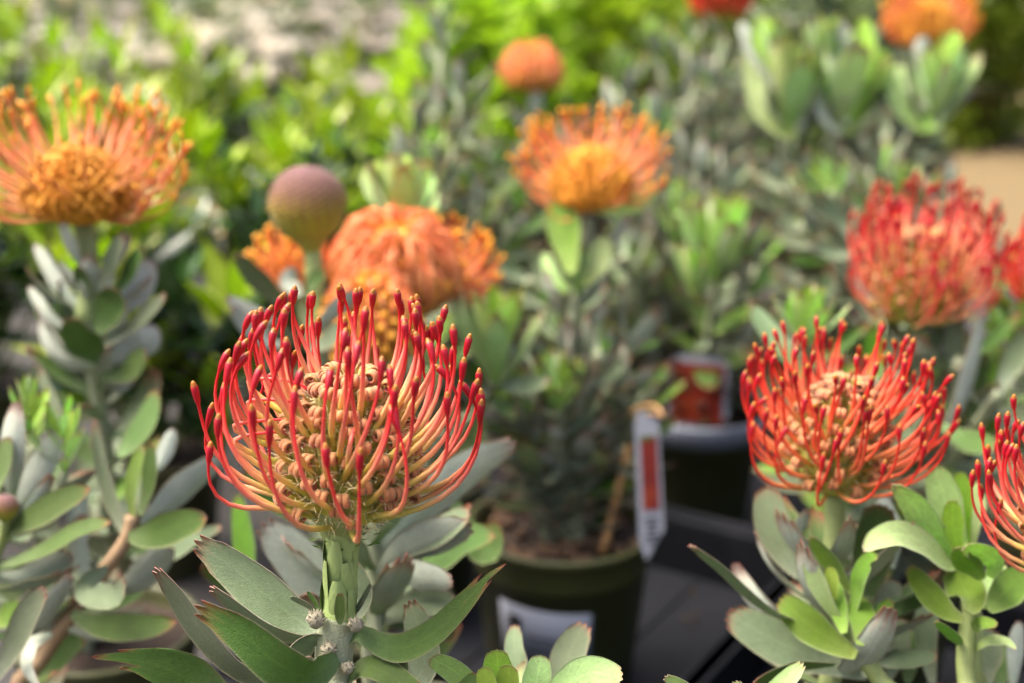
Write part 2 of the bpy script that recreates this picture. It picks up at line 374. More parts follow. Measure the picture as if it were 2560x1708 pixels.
def frame(d, up):
    """Matrix whose X is d and whose Z leans to up."""
    x = d.normalized(); y = up.cross(x)
    if y.length < 1e-5: y = Vector((0, 1, 0)).cross(x)
    y.normalize(); z = x.cross(y)
    return Matrix(((x.x, y.x, z.x), (x.y, y.y, z.y), (x.z, y.z, z.z))).to_4x4()
def put_leaf(root, me, p, d, up, L, wmul=1.0, name='leaf'):
    m = T(p - root.location) @ frame(d, up) @ Matrix.Diagonal((L, L*wmul, L, 1))
    return link(name, me, root, m)
def stem_obj(root, pts, r0, r1, mat, n=14, name='stem', sides=8, lump=0.0):
    cp = catmull(pts, n); mb = MB()
    rr = [(r0+(r1-r0)*i/n)*(1+lump*math.sin(i*2.3)) for i in range(n+1)]
    mb.tube([p-root.location for p in cp], rr, sides)
    link(name, mb.mesh(name, M[mat]), root)
    return cp
def dress(root, pts, u0, u1, n, L0, L1, el0, el1, kinds, rng, phase=0.0):
    """Leaves in a spiral along a stem; from u0 to u1, getting L1 long and el1 steep towards the top."""
    m = len(pts)-1; ga = 2.39996
    for i in range(n):
        u = u0+(u1-u0)*i/max(n-1, 1); t = u*m; k = min(int(t), m-1)
        p = pts[k]+(pts[k+1]-pts[k])*(t-k); ax = (pts[k+1]-pts[k]).normalized()
        f = i/max(n-1, 1); az = phase+i*ga+rng.uniform(-0.25, 0.25)
        e1 = Vector((1, 0, 0)) if abs(ax.x) < 0.8 else Vector((0, 1, 0))
        e1 = (e1-ax*e1.dot(ax)).normalized(); e2 = ax.cross(e1)
        rad = e1*math.cos(az)+e2*math.sin(az); el = R(el0+(el1-el0)*f+rng.uniform(-9, 9))
        d = rad*math.cos(el)+ax*math.sin(el)
        kk = kinds(f, rng) if callable(kinds) else kinds
        put_leaf(root, rng.choice(PIN[kk]), p+rad*0.002, d, ax, (L0+(L1-L0)*f)*rng.uniform(0.85, 1.15), rng.uniform(0.85, 1.15))

def pix_leaf(root, pts, w, mat, d0, d1, roll=0.0, top=True, E=None, cup=0.12, wave=0.03, prof=None, roll1=None, dm=None):
    """A single blade that was measured: pts run from its base to its tip, w is its breadth there, d0..d1 its distance."""
    n = len(pts); P3 = []
    for i, (x, y) in enumerate(pts):
        f = i/(n-1); d = d0+(d1-d0)*f
        if dm: d += dm*math.sin(math.pi*f)
        P3.append(P(x, y, d))
    N = 30; cp = catmull(P3, N); Wm = w*(d0+d1)/2/FPX
    tg = [(cp[min(i+1, N)]-cp[max(i-1, 0)]).normalized() for i in range(N+1)]
    S, Nn = [], []
    prev = None
    for i in range(N+1):
        base = VIEW.cross(tg[i])
        if base.length < 0.15 and prev is not None: base = prev
        base.normalize()
        if prev is not None and base.dot(prev) < 0: base = -base
        prev = base
        nn = tg[i].cross(base).normalized()
        if i == 0: sg = -1 if nn.dot(VIEW) > 0 else 1
        nn = nn*sg                                    # towards the viewer
        if not top: nn = -nn
        r = R(roll + ((roll1 if roll1 is not None else roll)-roll)*i/N)
        s2 = base*math.cos(r)+nn*math.sin(r); n2 = nn*math.cos(r)-base*math.sin(r)
        S.append(s2); Nn.append(n2)
    def smp(L, u):
        t = u*N; k = min(int(t), N-1); return L[k]+(L[k+1]-L[k])*(t-k)
    mb = MB(); leaf_into(mb, lambda u: smp(cp, u), lambda u: smp(S, u).normalized(), lambda u: smp(Nn, u).normalized(), Wm, prof or prof_pin, round_teeth(E or TEETH3), cup, wave, 0.0008, 14, random.random()*6)
    o = cp[0]
    # object space is in leaf lengths so that grain has the same size on every leaf
    Ls = sum((cp[i+1]-cp[i]).length for i in range(N)); mb.v = [(v-o)/Ls for v in mb.v]
    return link('leaf', mb.mesh('measured_leaf', M[mat]), root, T(o-root.location) @ Matrix.Scale(Ls, 4))

# ------------------------------------------------------------------ pots
def pot_mesh():
    mb = MB(); r = 0.064; h = 0.118
    prof = [(0.0, 0.0), (0.047, 0.0), (0.049, 0.003), (0.0585, 0.092), (0.0600, 0.0925), (0.0605, 0.095), (0.0625, 0.112), (0.0645, 0.1135), (0.0650, 0.117), (0.0640, 0.1185), (0.0605, 0.118), (0.0590, 0.112), (0.057, 0.095), (0.0, 0.0945)]
    mb.lathe(prof, 36, close=False)
    return mb.mesh('nursery_pot', M['pot'])
POT = pot_mesh()
def soil_mesh():
    mb = MB(); rg = random.Random(3)
    n, m = 7, 28
    mb.v.append(Vector((0, 0, 0.108))); mb.k.append((0, 0, 0, 1))
    for i in range(1, n+1):
        for j in range(m):
            a = 2*math.pi*j/m; r = 0.0588*i/n
            mb.v.append(Vector((r*math.cos(a), r*math.sin(a), 0.104+0.004*noise.noise(Vector((r*90*math.cos(a), r*90*math.sin(a), 1)))+0.003*(1-i/n)))); mb.k.append((0, 0, 0, 1))
    for j in range(m): mb.f.append((0, 1+j, 1+(j+1) % m))
    for i in range(n-1):
        for j in range(m):
            a = 1+i*m+j; b = 1+i*m+(j+1) % m; mb.f.append((a, a+m, b+m, b))
    return mb.mesh('soil', M['soil'])
SOIL = soil_mesh()
def chip_mesh(rg):
    mb = MB()
    for z in (-0.3, 0.3):
        for k in range(5):
            a = k*1.2566; r = rg.uniform(0.35, 0.6)
            mb.v.append(Vector((r*math.cos(a)*1.3, r*math.sin(a)*0.8, z*rg.uniform(0.5, 1)))); mb.k.append((0, 0, 0, 1))
    mb.f += [(4, 3, 2, 1, 0), (5, 6, 7, 8, 9)]+[(k, (k+1) % 5, 5+(k+1) % 5, 5+k) for k in range(5)]
    return mb.mesh('bark_chip', M['bark'], False)
CHIPS = [chip_mesh(random.Random(k)) for k in range(4)]
ZG = 0.014                       # pots stand on the tray floor
def potted(label, x, y, cat='potted plant', group='potted pincushion plants', name='pincushion_plant', chips=0, z=ZG, s=1.0):
    root = thing(name, label, cat, Vector((x, y, z)), group)
    Sm = Matrix.Scale(s, 4)
    link('pot', POT, root, Sm); link('soil', SOIL, root, Sm)
    rg = random.Random(int(x*1000)+7)
    for k in range(chips):
        a = rg.uniform(0, 6.28); r = 0.055*math.sqrt(rg.random())
        link('bark_chip', rg.choice(CHIPS), root, Sm @ T(Vector((r*math.cos(a), r*math.sin(a), 0.1085))) @ Matrix.Rotation(rg.uniform(0, 6), 4, 'Z') @ Matrix.Rotation(rg.uniform(-0.6, 0.6), 4, 'X') @ Matrix.Scale(rg.uniform(0.006, 0.014), 4))
    root['soil_z'] = z+0.105*s
    return root
def soil_pt(root, dx=0.0, dy=0.0): return root.location + Vector((dx, dy, root['soil_z']-root.location.z))

# ------------------------------------------------------------------ flower heads
def dome_r(t, R0, H0):
    """(radius, height) on the cone of florets, t = 0 at its base, 1 at its top"""
    z = H0*t; r = R0*(math.sin(math.pi*min(0.09+0.91*t**0.85, 1))**0.62)*(1-0.10*t) if t < 1 else 0.0
    return r, z
def style_path(r0, z0, e0, e1, L, n=18, knee=0.22, wob=0.0, tipk=0.0):
    pts = [Vector((r0-0.003*math.cos(e0), 0, z0-0.003*math.sin(e0)))]; seg = (L+0.003)/n
    for i in range(1, n+1):
        s = i/n; f = min(max((s-knee)/(0.93-knee), 0), 1); f = f*f*(3-2*f); e = e0+(e1-e0)*f + tipk*max(0, (s-0.74)/0.26)
        pts.append(pts[-1]+Vector((math.cos(e), wob*math.sin(s*3.1)*0.25, math.sin(e)))*seg)
    return pts
def style_tube(mb, pts, L, thick=1.0, sides=6, yaw=None, tip=True, km=1.0):
    # resample so that the swollen end and its cap have rings of their own
    n = len(pts)-1
    us = [0, 0.08, 0.18, 0.28, 0.38, 0.48, 0.57, 0.66, 0.74, 0.80, 0.845] + ([0.866, 0.882, 0.905, 0.935, 0.966, 0.971, 0.986, 1.0] if tip else [0.9, 0.95, 1.0])
    rs = [1.15, 1.14, 1.12, 1.06, 0.98, 0.86, 0.74, 0.63, 0.54, 0.50, 0.50] + ([0.60, 0.92, 1.16, 1.26, 1.34, 1.10, 0.86, 0.36] if tip else [0.6, 0.55, 0.5])
    P2 = []
    for u in us:
        t = u*n; k = min(int(t), n-1); P2.append(pts[k]+(pts[k+1]-pts[k])*(t-k))
    if yaw is not None: P2 = [yaw @ p for p in P2]
    o = len(mb.v)
    mb.tube(P2, [r*0.00112*thick for r in rs], sides)
    for i, u in enumerate(us):
        for j in range(sides): mb.k[o+i*sides+j] = (0, 0, min(u*km, 1), 1)
def curl_tube(mb, t, R0, H0, size, rg, yaw=None, thick=1.0, sides=5):
    """A floret: a pair of narrow straps leaving the cone and rolling back on themselves."""
    r, z = dome_r(t, R0, H0); e = R(22+62*t**0.9+rg.uniform(-8, 8)); a = e; L1 = size*rg.uniform(1.0, 1.35)
    pts = [Vector((r*0.93, 0, z))]
    for i in range(4):
        pts.append(pts[-1]+Vector((math.cos(a), 0, math.sin(a)))*L1/4); a += R(7)
    step = size*0.165; side = rg.uniform(-0.35, 0.35); turn = rg.uniform(30, 40)
    for i in range(9):
        a -= R(turn); step *= 0.945
        pts.append(pts[-1]+Vector((math.cos(a), side*0.4, math.sin(a))).normalized()*step)
    n = len(pts); rad = [0.00118*thick*(0.9 if i < 3 else 1.05-0.03*(i-3)) for i in range(n)]
    for o in (-1, 1):
        q = [p+Vector((0, o*0.00085*thick*(1+0.05*k), 0)) for k, p in enumerate(pts)]
        if yaw is not None: q = [yaw @ p for p in q]
        mb.tube(q, rad, sides, ell=(1.15, 0.5))

class Head: pass
def flower_head(root, base, axis, kind, R0=0.0185, H0=0.047, n_st=104, tmax=0.84, e0=(14, 78), e1=(82, 104), L=(0.056, 0.041), style='red_style', curl='pink_curl', core='dome', n_curl=120, csize=0.010, single=True, hairs=0, seed=1, spin=0.0, thick=1.0, loops=(), scale=1.0, knee=0.22, name='flower_head', jitter=1.0, skip=None):
    rg = random.Random(seed)
    z = axis.normalized(); x = Vector((1, 0, 0)); x = (x-z*x.dot(z)).normalized(); y = z.cross(x)
    m = T(base-root.location) @ Matrix(((x.x, y.x, z.x), (x.y, y.y, z.y), (x.z, y.z, z.z))).to_4x4() @ Matrix.Rotation(spin, 4, 'Z') @ Matrix.Scale(scale, 4)
    mb = MB(); mb.lathe([dome_r(i/14, R0*0.96, H0) for i in range(15)], 20)
    head = link(name, mb.mesh('flower_core', M[core]), root, m)
    ga = 2.39996
    jm, cm = MB(), MB()
    bank = {}
    for i in range(n_st):
        f = (i+0.5)/n_st; t = f**0.85*tmax; az = i*ga+rg.uniform(-0.14, 0.14)
        if skip and skip(f, az): continue
        r, zz = dome_r(t, R0, H0)
        g = t/tmax
        ee0 = R(e0[0]+(e0[1]-e0[0])*g+rg.uniform(-6, 6)*jitter); ee1 = R(e1[0]+(e1[1]-e1[0])*rg.random()+(10*(0.5-g) if single else 0))
        LL = (L[0]+(L[1]-L[0])*g)*rg.uniform(1-0.09*jitter, 1+0.07*jitter)
        if single:
            b = int(g*14); var = i % 3; key = (b, var)
            if key not in bank:
                s1 = MB(); style_tube(s1, style_path(r, zz, ee0, ee1, LL, knee=knee, wob=rg.uniform(-1.6, 1.6), tipk=R(rg.uniform(-14, 40))*jitter), LL, thick, 7); bank[key] = s1.mesh('style', M[style])
            tw = Matrix.Rotation(rg.uniform(-0.05, 0.05)*jitter, 4, 'X') @ Matrix.Rotation(rg.uniform(-0.06, 0.06)*jitter, 4, 'Y')
            link('style', bank[key], head, Matrix.Rotation(az, 4, 'Z') @ tw)
        else:
            style_tube(jm, style_path(r, zz, ee0, ee1, LL, knee=knee, wob=rg.uniform(-1.6, 1.6), tipk=R(rg.uniform(-14, 40))*jitter), LL, thick, 5, Matrix.Rotation(az, 3, 'Z'))
    if not single and jm.v: stuff(link('style', jm.mesh('style_cluster', M[style]), head))
    cb = {}
    for i in range(n_curl):
        f = (i+0.5)/n_curl; t = min(0.10+f**0.9*0.89, 0.985); az = i*ga+1.0+rg.uniform(-0.12, 0.12)
        if single:
            key = (int(f*9), i % 3)
            if key not in cb:
                c1 = MB(); curl_tube(c1, t, R0, H0, csize, rg, thick=0.95); cb[key] = c1.mesh('floret', M[curl])
            link('floret', cb[key], head, Matrix.Rotation(az, 4, 'Z'))
        else: curl_tube(cm, t, R0, H0, csize, rg, Matrix.Rotation(az, 3, 'Z'), 0.52, 4)
    if not single and cm.v: stuff(link('floret', cm.mesh('floret_cluster', M[curl]), head))
    if hairs:
        hm = MB()
        for i in range(hairs):
            t = rg.random()**0.8; az = rg.uniform(0, 6.283); r, zz = dome_r(t, R0, H0); k = rg.uniform(1.0, 1.45)
            p = Vector((r*k*math.cos(az), r*k*math.sin(az), zz+rg.uniform(-0.001, 0.006)))
            d = (Vector((math.cos(az), math.sin(az), 0.6*t))+Vector((rg.gauss(0, 0.6), rg.gauss(0, 0.6), rg.gauss(0, 0.6)))).normalized()
            l = rg.uniform(0.0025, 0.0065); w = d.cross(Vector((rg.gauss(0, 1), rg.gauss(0, 1), rg.gauss(0, 1)))).normalized()*0.00011
            o = len(hm.v); q = p+d*l*0.5+Vector((0, 0, rg.uniform(-0.0006, 0.0006)))
            hm.v += [p-w, p+w, q-w*0.8, q+w*0.8, p+d*l]; hm.k += [(0, 0, 0, 1)]*5; hm.f += [(o, o+1, o+3, o+2), (o+2, o+3, o+4)]
        stuff(link('hair', hm.mesh('hair', M['hair']), head))
    # styles whose ends are still caught in the florets: they arch out and back
    for (az, t0, out, rise, t1) in loops:
        r, zz = dome_r(t0, R0, H0); r1, z1 = dome_r(t1, R0, H0)
        pts = catmull([Vector((r, 0, zz)), Vector((r+out*0.62, 0, zz+rise*0.45)), Vector((r+out, 0, zz+rise*0.95)), Vector((r+out*0.85, 0.001, zz+rise*1.25)), Vector((r1+out*0.35, 0.002, max(z1, zz+rise)*0.98+0.004)), Vector((r1*0.98, 0.003, z1+0.002))], 16)
        s1 = MB(); style_tube(s1, pts, 0.05, thick*0.95, 7, tip=False)
        link('style', s1.mesh('caught_style', M[style]), head, Matrix.Rotation(az, 4, 'Z'))
    return head

def closed_head(root, base, axis, scale, style='coral_style', curl='orange_curl', n=150, seed=4, R0=0.024, H0=0.030, out=0.016, name='flower_head'):
    """A head whose styles still bow out and over, their ends held at the middle."""
    rg = random.Random(seed); z = axis.normalized(); x = Vector((1, 0, 0)); x = (x-z*x.dot(z)).normalized(); y = z.cross(x)
    m = T(base-root.location) @ Matrix(((x.x, y.x, z.x), (x.y, y.y, z.y), (x.z, y.z, z.z))).to_4x4() @ Matrix.Scale(scale, 4)
    mb = MB(); mb.lathe([dome_r(i/12, R0, H0) for i in range(13)], 18)
    head = link(name, mb.mesh('flower_core', M['dome_orange']), root, m)
    jm = MB()
    for i in range(n):
        f = (i+0.5)/n; t = f**0.8*0.93; az = i*2.39996+rg.uniform(-0.1, 0.1); r, zz = dome_r(t, R0, H0)
        o = out*rg.uniform(0.8, 1.12)*(1-0.35*t); h = 0.016*rg.uniform(0.8, 1.2); r1 = r*0.72; z1 = zz+h*1.15
        pts = catmull([Vector((r*0.9, 0, zz)), Vector((r+o*0.7, 0, zz+h*0.15+t*0.006)), Vector((r+o, 0, zz+h*0.62+t*0.007)), Vector((r+o*0.62, 0, zz+h*1.25+t*0.006)), Vector((r1+o*0.1, 0, z1+h*0.25)), Vector((r1*0.85, 0, z1-0.002))], 14)
        tl = Matrix.Rotation(az+rg.uniform(-0.1, 0.1), 3, 'Z') @ Matrix.Rotation(rg.uniform(-0.16, 0.16), 3, 'X')
        style_tube(jm, pts, 0.05, 0.95, 5, tl, tip=False, km=rg.choice((0.7, 0.9, 1.0, 1.15, 1.3)))
    stuff(link('style', jm.mesh('style_cluster', M[style]), head))
    cm = MB()
    for i in range(130):
        f = (i+0.5)/130; curl_tube(cm, min(0.05+f*0.93, 0.985), R0, H0, 0.012, rg, Matrix.Rotation(i*2.39996+0.7, 3, 'Z'), 1.3, 5)
    stuff(link('floret', cm.mesh('floret_cluster', M[curl]), head))
    return head

def globe_bud(root, base, axis, r, seed=2):
    """Unopened head: ribs of closed florets rising from the stem to a downy mauve globe."""
    rg = random.Random(seed); z = axis.normalized(); x = Vector((1, 0, 0)); x = (x-z*x.dot(z)).normalized(); y = z.cross(x)
    m = T(base-root.location) @ Matrix(((x.x, y.x, z.x), (x.y, y.y, z.y), (x.z, y.z, z.z))).to_4x4() @ Matrix.Scale(r, 4)
    mb = MB(); prof = []
    for i in range(25):
        f = i/24
        if f < 0.22: rr, zz = 0.24+0.32*(f/0.22)**1.3, f/0.22*0.36-0.10*(1-f/0.22)
        else:
            a = R(-56)+R(146)*(f-0.22)/0.78; rr, zz = math.cos(a)*1.0, 1.19+math.sin(a)
        prof.append((max(rr, 0.01), zz))
    mb.lathe(prof, 44, bumpf=lambda f, a: 1+0.045*math.cos(18*a+5*f)*max(0, 1-abs(f-0.33)/0.27)+0.03*noise.noise(Vector((math.cos(a)*9, math.sin(a)*9, f*22))))
    for q in range(len(mb.k)):
        f, a = (q//44)/24, (q % 44)*6.2832/44; mb.k[q] = (0, 0, f+(0.085*math.cos(18*a+5*f) if 0.3 < f < 0.75 else 0), 1)
    head = link('flower_bud', mb.mesh('flower_bud', M['bud_top']), root, m)
    dm = MB()
    for i in range(210):
        f = (i+0.5)/210; zz = 1-1.05*f; rr = math.sqrt(max(0, 1-zz*zz)); az = i*2.39996
        n_ = Vector((rr*math.cos(az), rr*math.sin(az), zz)); c = Vector((0, 0, 1.19))+n_*0.985; q = n_.to_track_quat('Z', 'Y').to_matrix()
        o = len(dm.v); s_ = 0.086*rg.uniform(0.85, 1.1)
        for k in range(6):
            a = k*1.047; dm.v.append(c+q@Vector((s_*math.cos(a), s_*math.sin(a), 0))); dm.k.append((0, 0, 0.95-0.5*f, 1))
        dm.v.append(c+n_*0.11); dm.k.append((0, 0, 1.0-0.5*f, 1))
        for k in range(6): dm.f.append((o+k, o+(k+1) % 6, o+6))
    stuff(link('floret_tip', dm.mesh('floret_tips', M['bud_top']), head))
    return head

def rosette(root, p, ax, n, L, rng, kinds=('lime', 'pale', 'fresh'), el0=35, el1=82, length=0.03):
    """Young shoot end: leaves crowded round a growing point."""
    pts = [p+ax*length*i/6 for i in range(7)]
    dress(root, pts, 0, 1, n, L, L*0.62, el0, el1, lambda f, r: kinds[2] if f < 0.35 else (kinds[1] if r.random() < 0.55 else kinds[0]), rng, rng.uniform(0, 6))

def young_tip(root, cx, cy, w, h, d, seed, n=11):
    """A plump shoot end of upright young leaves, cx, cy its foot, w and h its spread and height."""
    rg = random.Random(seed); ax = Vector((0, 0, 1)); foot = P(cx, cy, d); Hm = h*d/FPX; Wm = w*d/FPX
    for i in range(n):
        f = i/(n-1); az = i*2.39996+rg.uniform(-0.2, 0.2); rad = Vector((math.cos(az), math.sin(az), 0))
        spread = (1-f)*0.62*Wm/Hm+0.10; dr = (ax+rad*spread*rg.uniform(0.8, 1.15)).normalized()
        mat = ('fresh' if rg.random() < 0.35 else 'pale') if f < 0.4 else ('lime' if rg.random() < 0.65 else 'pale')
        put_leaf(root, rg.choice(PIN[mat]), foot+ax*Hm*0.22*f+rad*0.003, dr, ax-rad*0.2 if f > 0.3 else ax, Hm*(0.95-0.22*f)*rg.uniform(0.85, 1.1), rg.uniform(1.0, 1.25))
# ================================================================== THE PLANTS
UP = Vector((0, 0, 1))
# ---- 1 the plant in focus
main = potted('pincushion plant in focus with large open red flower, nearest the middle of the picture', -0.085, 0.50)
D = 0.55
fb = P(862, 1330, D)
cp = stem_obj(main, [soil_pt(main, 0.01, 0.01), P(842, 1900, D), P(833, 1700, D), P(838, 1600, D), P(848, 1545, D)], 0.0068, 0.0082, 'stem_grey', 20)
cp2 = stem_obj(main, [P(846, 1560, D), P(850, 1480, D), P(853, 1400, D), P(858, 1345, D)], 0.0068, 0.0066, 'stem_scale', 10, name='flower_stalk', lump=0.04)
# receptacle flaring under the florets
mb = MB(); mb.lathe([(0.0066, 0), (0.0078, 0.005), (0.0105, 0.011), (0.0140, 0.0165), (0.011, 0.0195)], 18, bumpf=lambda f, a: 1+0.05*math.cos(7*a+f*4))
link('receptacle', mb.mesh('receptacle', M['stem']), main, T(P(856, 1362, D)-main.location))
rg = random.Random(21)
sb = MB(); qn = 5
for i in range(5):        # one overlapping scale of the flower stalk
    for j in range(qn+1):
        f = i/4; v = -1+2*j/qn; w = 0.0050*math.sin(math.pi*(0.25+0.60*f))
        sb.v.append(Vector((0.0006+0.0019*math.sin(math.pi*(0.05+0.85*f))*(1-0.95*v*v)-0.0006*v*v, v*w, 0.013*f))); sb.k.append((0, 0, f, 1))
for i in range(4):
    for j in range(qn):
        a = i*(qn+1)+j; sb.f.append((a, a+1, a+qn+2, a+qn+1))
SC = sb.mesh('stalk_scale', M['stem_scale'])
for i in range(15):
    k = i/15*8.6; kk = int(k); p = cp2[kk]+(cp2[min(kk+1, 10)]-cp2[kk])*(k-kk)
    az = i*2.39996; rad = Vector((math.cos(az), math.sin(az), 0))
    link('stalk_scale', SC, main, T(p+rad*0.0044-main.location) @ Matrix.Rotation(az, 4, 'Z') @ Matrix.Rotation(rg.uniform(-0.12, 0.12), 4, 'X') @ Matrix.Diagonal((rg.uniform(0.7, 1.1), rg.uniform(0.75, 1.0), rg.uniform(1.1, 1.7), 1)))
BR = unit_leaf('bract', 'fresh', 0.9, 0.4, 0.3, PLAIN, prof_smooth, 0, 0, 5, 0.05)
for i in range(14):
    az = i*2.39996; rad = Vector((math.cos(az), math.sin(az), 0)); p = P(857, 1345, D)+rad*rg.uniform(0.009, 0.0125)+UP*rg.uniform(-0.004, 0.003)
    put_leaf(main, BR, p, rad+UP*rg.uniform(-0.2, 0.6), UP, rg.uniform(0.003, 0.0045), name='bract')
flower_head(main, P(865, 1300, D), Vector((0.05, 0.03, 1)), 'red', n_st=98, hairs=4500, seed=8, spin=0.3, scale=1.12, e0=(15, 66), e1=(80, 104), L=(0.064, 0.045), knee=0.18, thick=0.88, csize=0.0088, n_curl=135,
    loops=[(2.75, 0.62, 0.019, 0.010, 0.80), (2.95, 0.52, 0.021, 0.009, 0.72), (3.12, 0.44, 0.020, 0.010, 0.62), (2.62, 0.70, 0.022, 0.012, 0.86), (-1.75, 0.50, 0.012, 0.014, 0.60)])
mh = [o for o in main.children if o.name.startswith('flower_head')][0]
for (az, z0, ea, eb, LL) in ((3.02, 0.004, 10, 104, 0.064), (3.5, 0.006, 4, 96, 0.056)):    # strays below the bowl
    s1 = MB(); style_tube(s1, style_path(0.010, z0, R(ea), R(eb), LL, knee=0.42), LL, 0.88, 7)
    link('style', s1.mesh('stray_style', M['red_style']), mh, Matrix.Rotation(az-0.3, 4, 'Z'))
# measured leaves (base to tip)
G = lambda *a, **k: pix_leaf(main, *a, **k)
G([(800, 1590), (763, 1561), (680, 1500), (590, 1425), (485, 1350)], 150, 'silver', 0.555, 0.575, roll=20)
G([(845, 1640), (815, 1668), (760, 1690), (690, 1655), (600, 1580), (485, 1512)], 128, 'green', 0.545, 0.515, roll=12, dm=-0.012)
G([(815, 1575), (760, 1592), (680, 1572), (600, 1520), (524, 1466)], 120, 'silver', 0.553, 0.550, roll=68, roll1=50)
G([(800, 1800), (700, 1716), (590, 1668), (500, 1570), (440, 1480), (386, 1418)], 120, 'silver', 0.56, 0.545, roll=45)
G([(640, 1830), (520, 1735), (420, 1672), (320, 1650), (228, 1648)], 135, 'green', 0.55, 0.52, roll=-15, E=[0.55, 0.62, 0.66, 0.70, 0.80, 0.78, 0.68, 0.82, 0.95, 1.0, 0.93, 0.80, 0.82, 0.74, 0.66, 0.62, 0.56])
G([(862, 1605), (900, 1585), (950, 1612), (1010, 1622), (1090, 1580), (1170, 1500), (1222, 1440), (1266, 1410)], 88, 'green', 0.548, 0.535, roll=38, roll1=30, E=[0.70, 0.74, 0.80, 0.84, 0.80, 0.79, 0.86, 0.97, 1.0, 0.95, 0.84, 0.82, 0.86, 0.80, 0.76, 0.72, 0.68])
G([(950, 1740), (1040, 1700), (1062, 1640), (1045, 1560), (1022, 1500)], 100, 'silver', 0.58, 0.59, roll=20, top=True)
G([(868, 1700), (905, 1672), (950, 1675), (1010, 1715), (1060, 1740)], 90, 'green', 0.548, 0.53, roll=50)
G([(850, 1562), (851, 1530), (851, 1482)], 34, 'green', 0.537, 0.534, roll=10)
G([(880, 1560), (905, 1500), (893, 1450), (884, 1405)], 75, 'silver', 0.57, 0.575, roll=15)
G([(872, 1550), (900, 1515), (928, 1462)], 26, 'silver', 0.552, 0.548, roll=55, E=PLAIN)
G([(800, 1530), (788, 1505), (770, 1478)], 22, 'green', 0.552, 0.55, roll=40, E=PLAIN)
G([(790, 1530), (765, 1510), (728, 1492)], 26, 'silver', 0.55, 0.545, roll=40, E=PLAIN)
G([(835, 1600), (780, 1600), (735, 1640), (700, 1660)], 80, 'silver', 0.548, 0.54, roll=40, E=PLAIN)
G([(830, 1690), (790, 1660), (770, 1640)], 40, 'silver', 0.54, 0.53, roll=30, E=BLUNT)
dress(main, cp, 0.06, 0.30, 9, 0.066, 0.066, 0, 10, 'silver', random.Random(31))
for (x, y, s) in ((790, 1552, 0.0036), (890, 1564, 0.0030), (822, 1625, 0.0030), (868, 1672, 0.0026)):
    mb = MB(); r2 = random.Random(x); c = P(x, y, 0.541)
    mb.lathe([(0.25, -0.9), (0.75, -0.5), (0.95, 0.1), (0.72, 0.7), (0.05, 1.0)], 10, bumpf=lambda f, a: 1+0.22*math.cos(5*a+f*5))
    for k in range(26):
        d = Vector((r2.gauss(0, 1), r2.gauss(0, 1), abs(r2.gauss(0, 1)))).normalized(); mb.tube([d*0.55, d*0.95, d*1.22+UP*0.12], [0.14, 0.12, 0.03], 5)
    link('side_bud', mb.mesh('side_bud', M['fuzz_bud']), main, T(c-main.location) @ Matrix.Scale(s, 4))

# ---- 2 right: scarlet flower, second sharpest
fl2 = potted('pincushion plant with wide open scarlet flower low on the right, above fresh green shoots', 0.165, 0.70)
d2 = 0.69
cpa = stem_obj(fl2, [soil_pt(fl2), P(2060, 1800, d2), P(2085, 1560, d2), P(2085, 1400, d2), P(2088, 1235, d2)], 0.006, 0.0052, 'stem', 20)
flower_head(fl2, P(2076, 1222, d2), Vector((0.05, -0.05, 1)), 'scarlet', n_st=108, style='scarlet_style', seed=17, spin=1.1, e0=(10, 60), e1=(70, 92), L=(0.062, 0.046), knee=0.18, thick=0.88, hairs=1200, n_curl=120, scale=1.0)
d3 = 0.655
def Z3(*pp): return [(1650+x*0.387, 1150+y*0.387) for x, y in pp]
cps = stem_obj(fl2, [soil_pt(fl2, 0.01, -0.02), P(2260, 1800, d3), P(2203, 1707, d3), P(2134, 1600, d3), P(2118, 1540, d3)], 0.0045, 0.004, 'stem', 16, name='side_shoot')
G = lambda pts, *a, **k: pix_leaf(fl2, Z3(*pts), *a, **k)
G([(1270, 1260), (1080, 1150), (900, 1010), (770, 890)], 100, 'fresh', d3-0.012, d3+0.008, roll=18)
G([(1290, 1200), (1300, 1080), (1290, 980), (1270, 870)], 82, 'fresh', d3-0.014, d3+0.006, roll=5, E=BLUNT)
G([(1190, 1120), (1160, 980), (1120, 860), (1100, 770)], 66, 'fresh', d3-0.006, d3+0.012, roll=30)
G([(1170, 1060), (1060, 880), (1000, 740), (950, 600)], 62, 'pale', d3, d3-0.003, roll=40)
G([(1240, 860), (1150, 720), (1050, 590), (970, 495)], 66, 'fresh', d3+0.01, d3+0.012, roll=50)
G([(1220, 1120), (1270, 880), (1290, 760), (1350, 650), (1410, 640)], 60, 'fresh', d3+0.004, d3-0.012, roll=58, E=BLUNT)
G([(1130, 900), (1110, 780), (1100, 690)], 40, 'lime', d3, d3, roll=20)
G([(1000, 1080), (770, 1000), (600, 880), (380, 680), (190, 545)], 70, 'silver', d3+0.01, d3-0.02, roll=66)
G([(1340, 1390), (1100, 1300), (850, 1220), (600, 1090), (430, 985)], 120, 'silver', d3+0.01, d3+0.02, roll=-12, E=TEETH5)
G([(1130, 1320), (900, 1330), (750, 1370), (600, 1440)], 60, 'green', d3-0.01, d3-0.04, roll=40)
G([(930, 760), (820, 600), (720, 380), (690, 160)], 105, 'silver', d2+0.01, d2+0.02, roll=20, E=TEETH5)
G([(920, 760), (900, 620), (900, 480), (960, 330)], 70, 'silver', d2+0.02, d2+0.03, roll=30, top=False)
G([(1340, 900), (1360, 700), (1400, 470), (1420, 280)], 118, 'green', d2+0.01, d2+0.015, roll=12, E=TEETH5)
G([(1500, 700), (1520, 500), (1470, 350), (1450, 220)], 80, 'silver', d2+0.03, d2+0.04, roll=30, top=False)
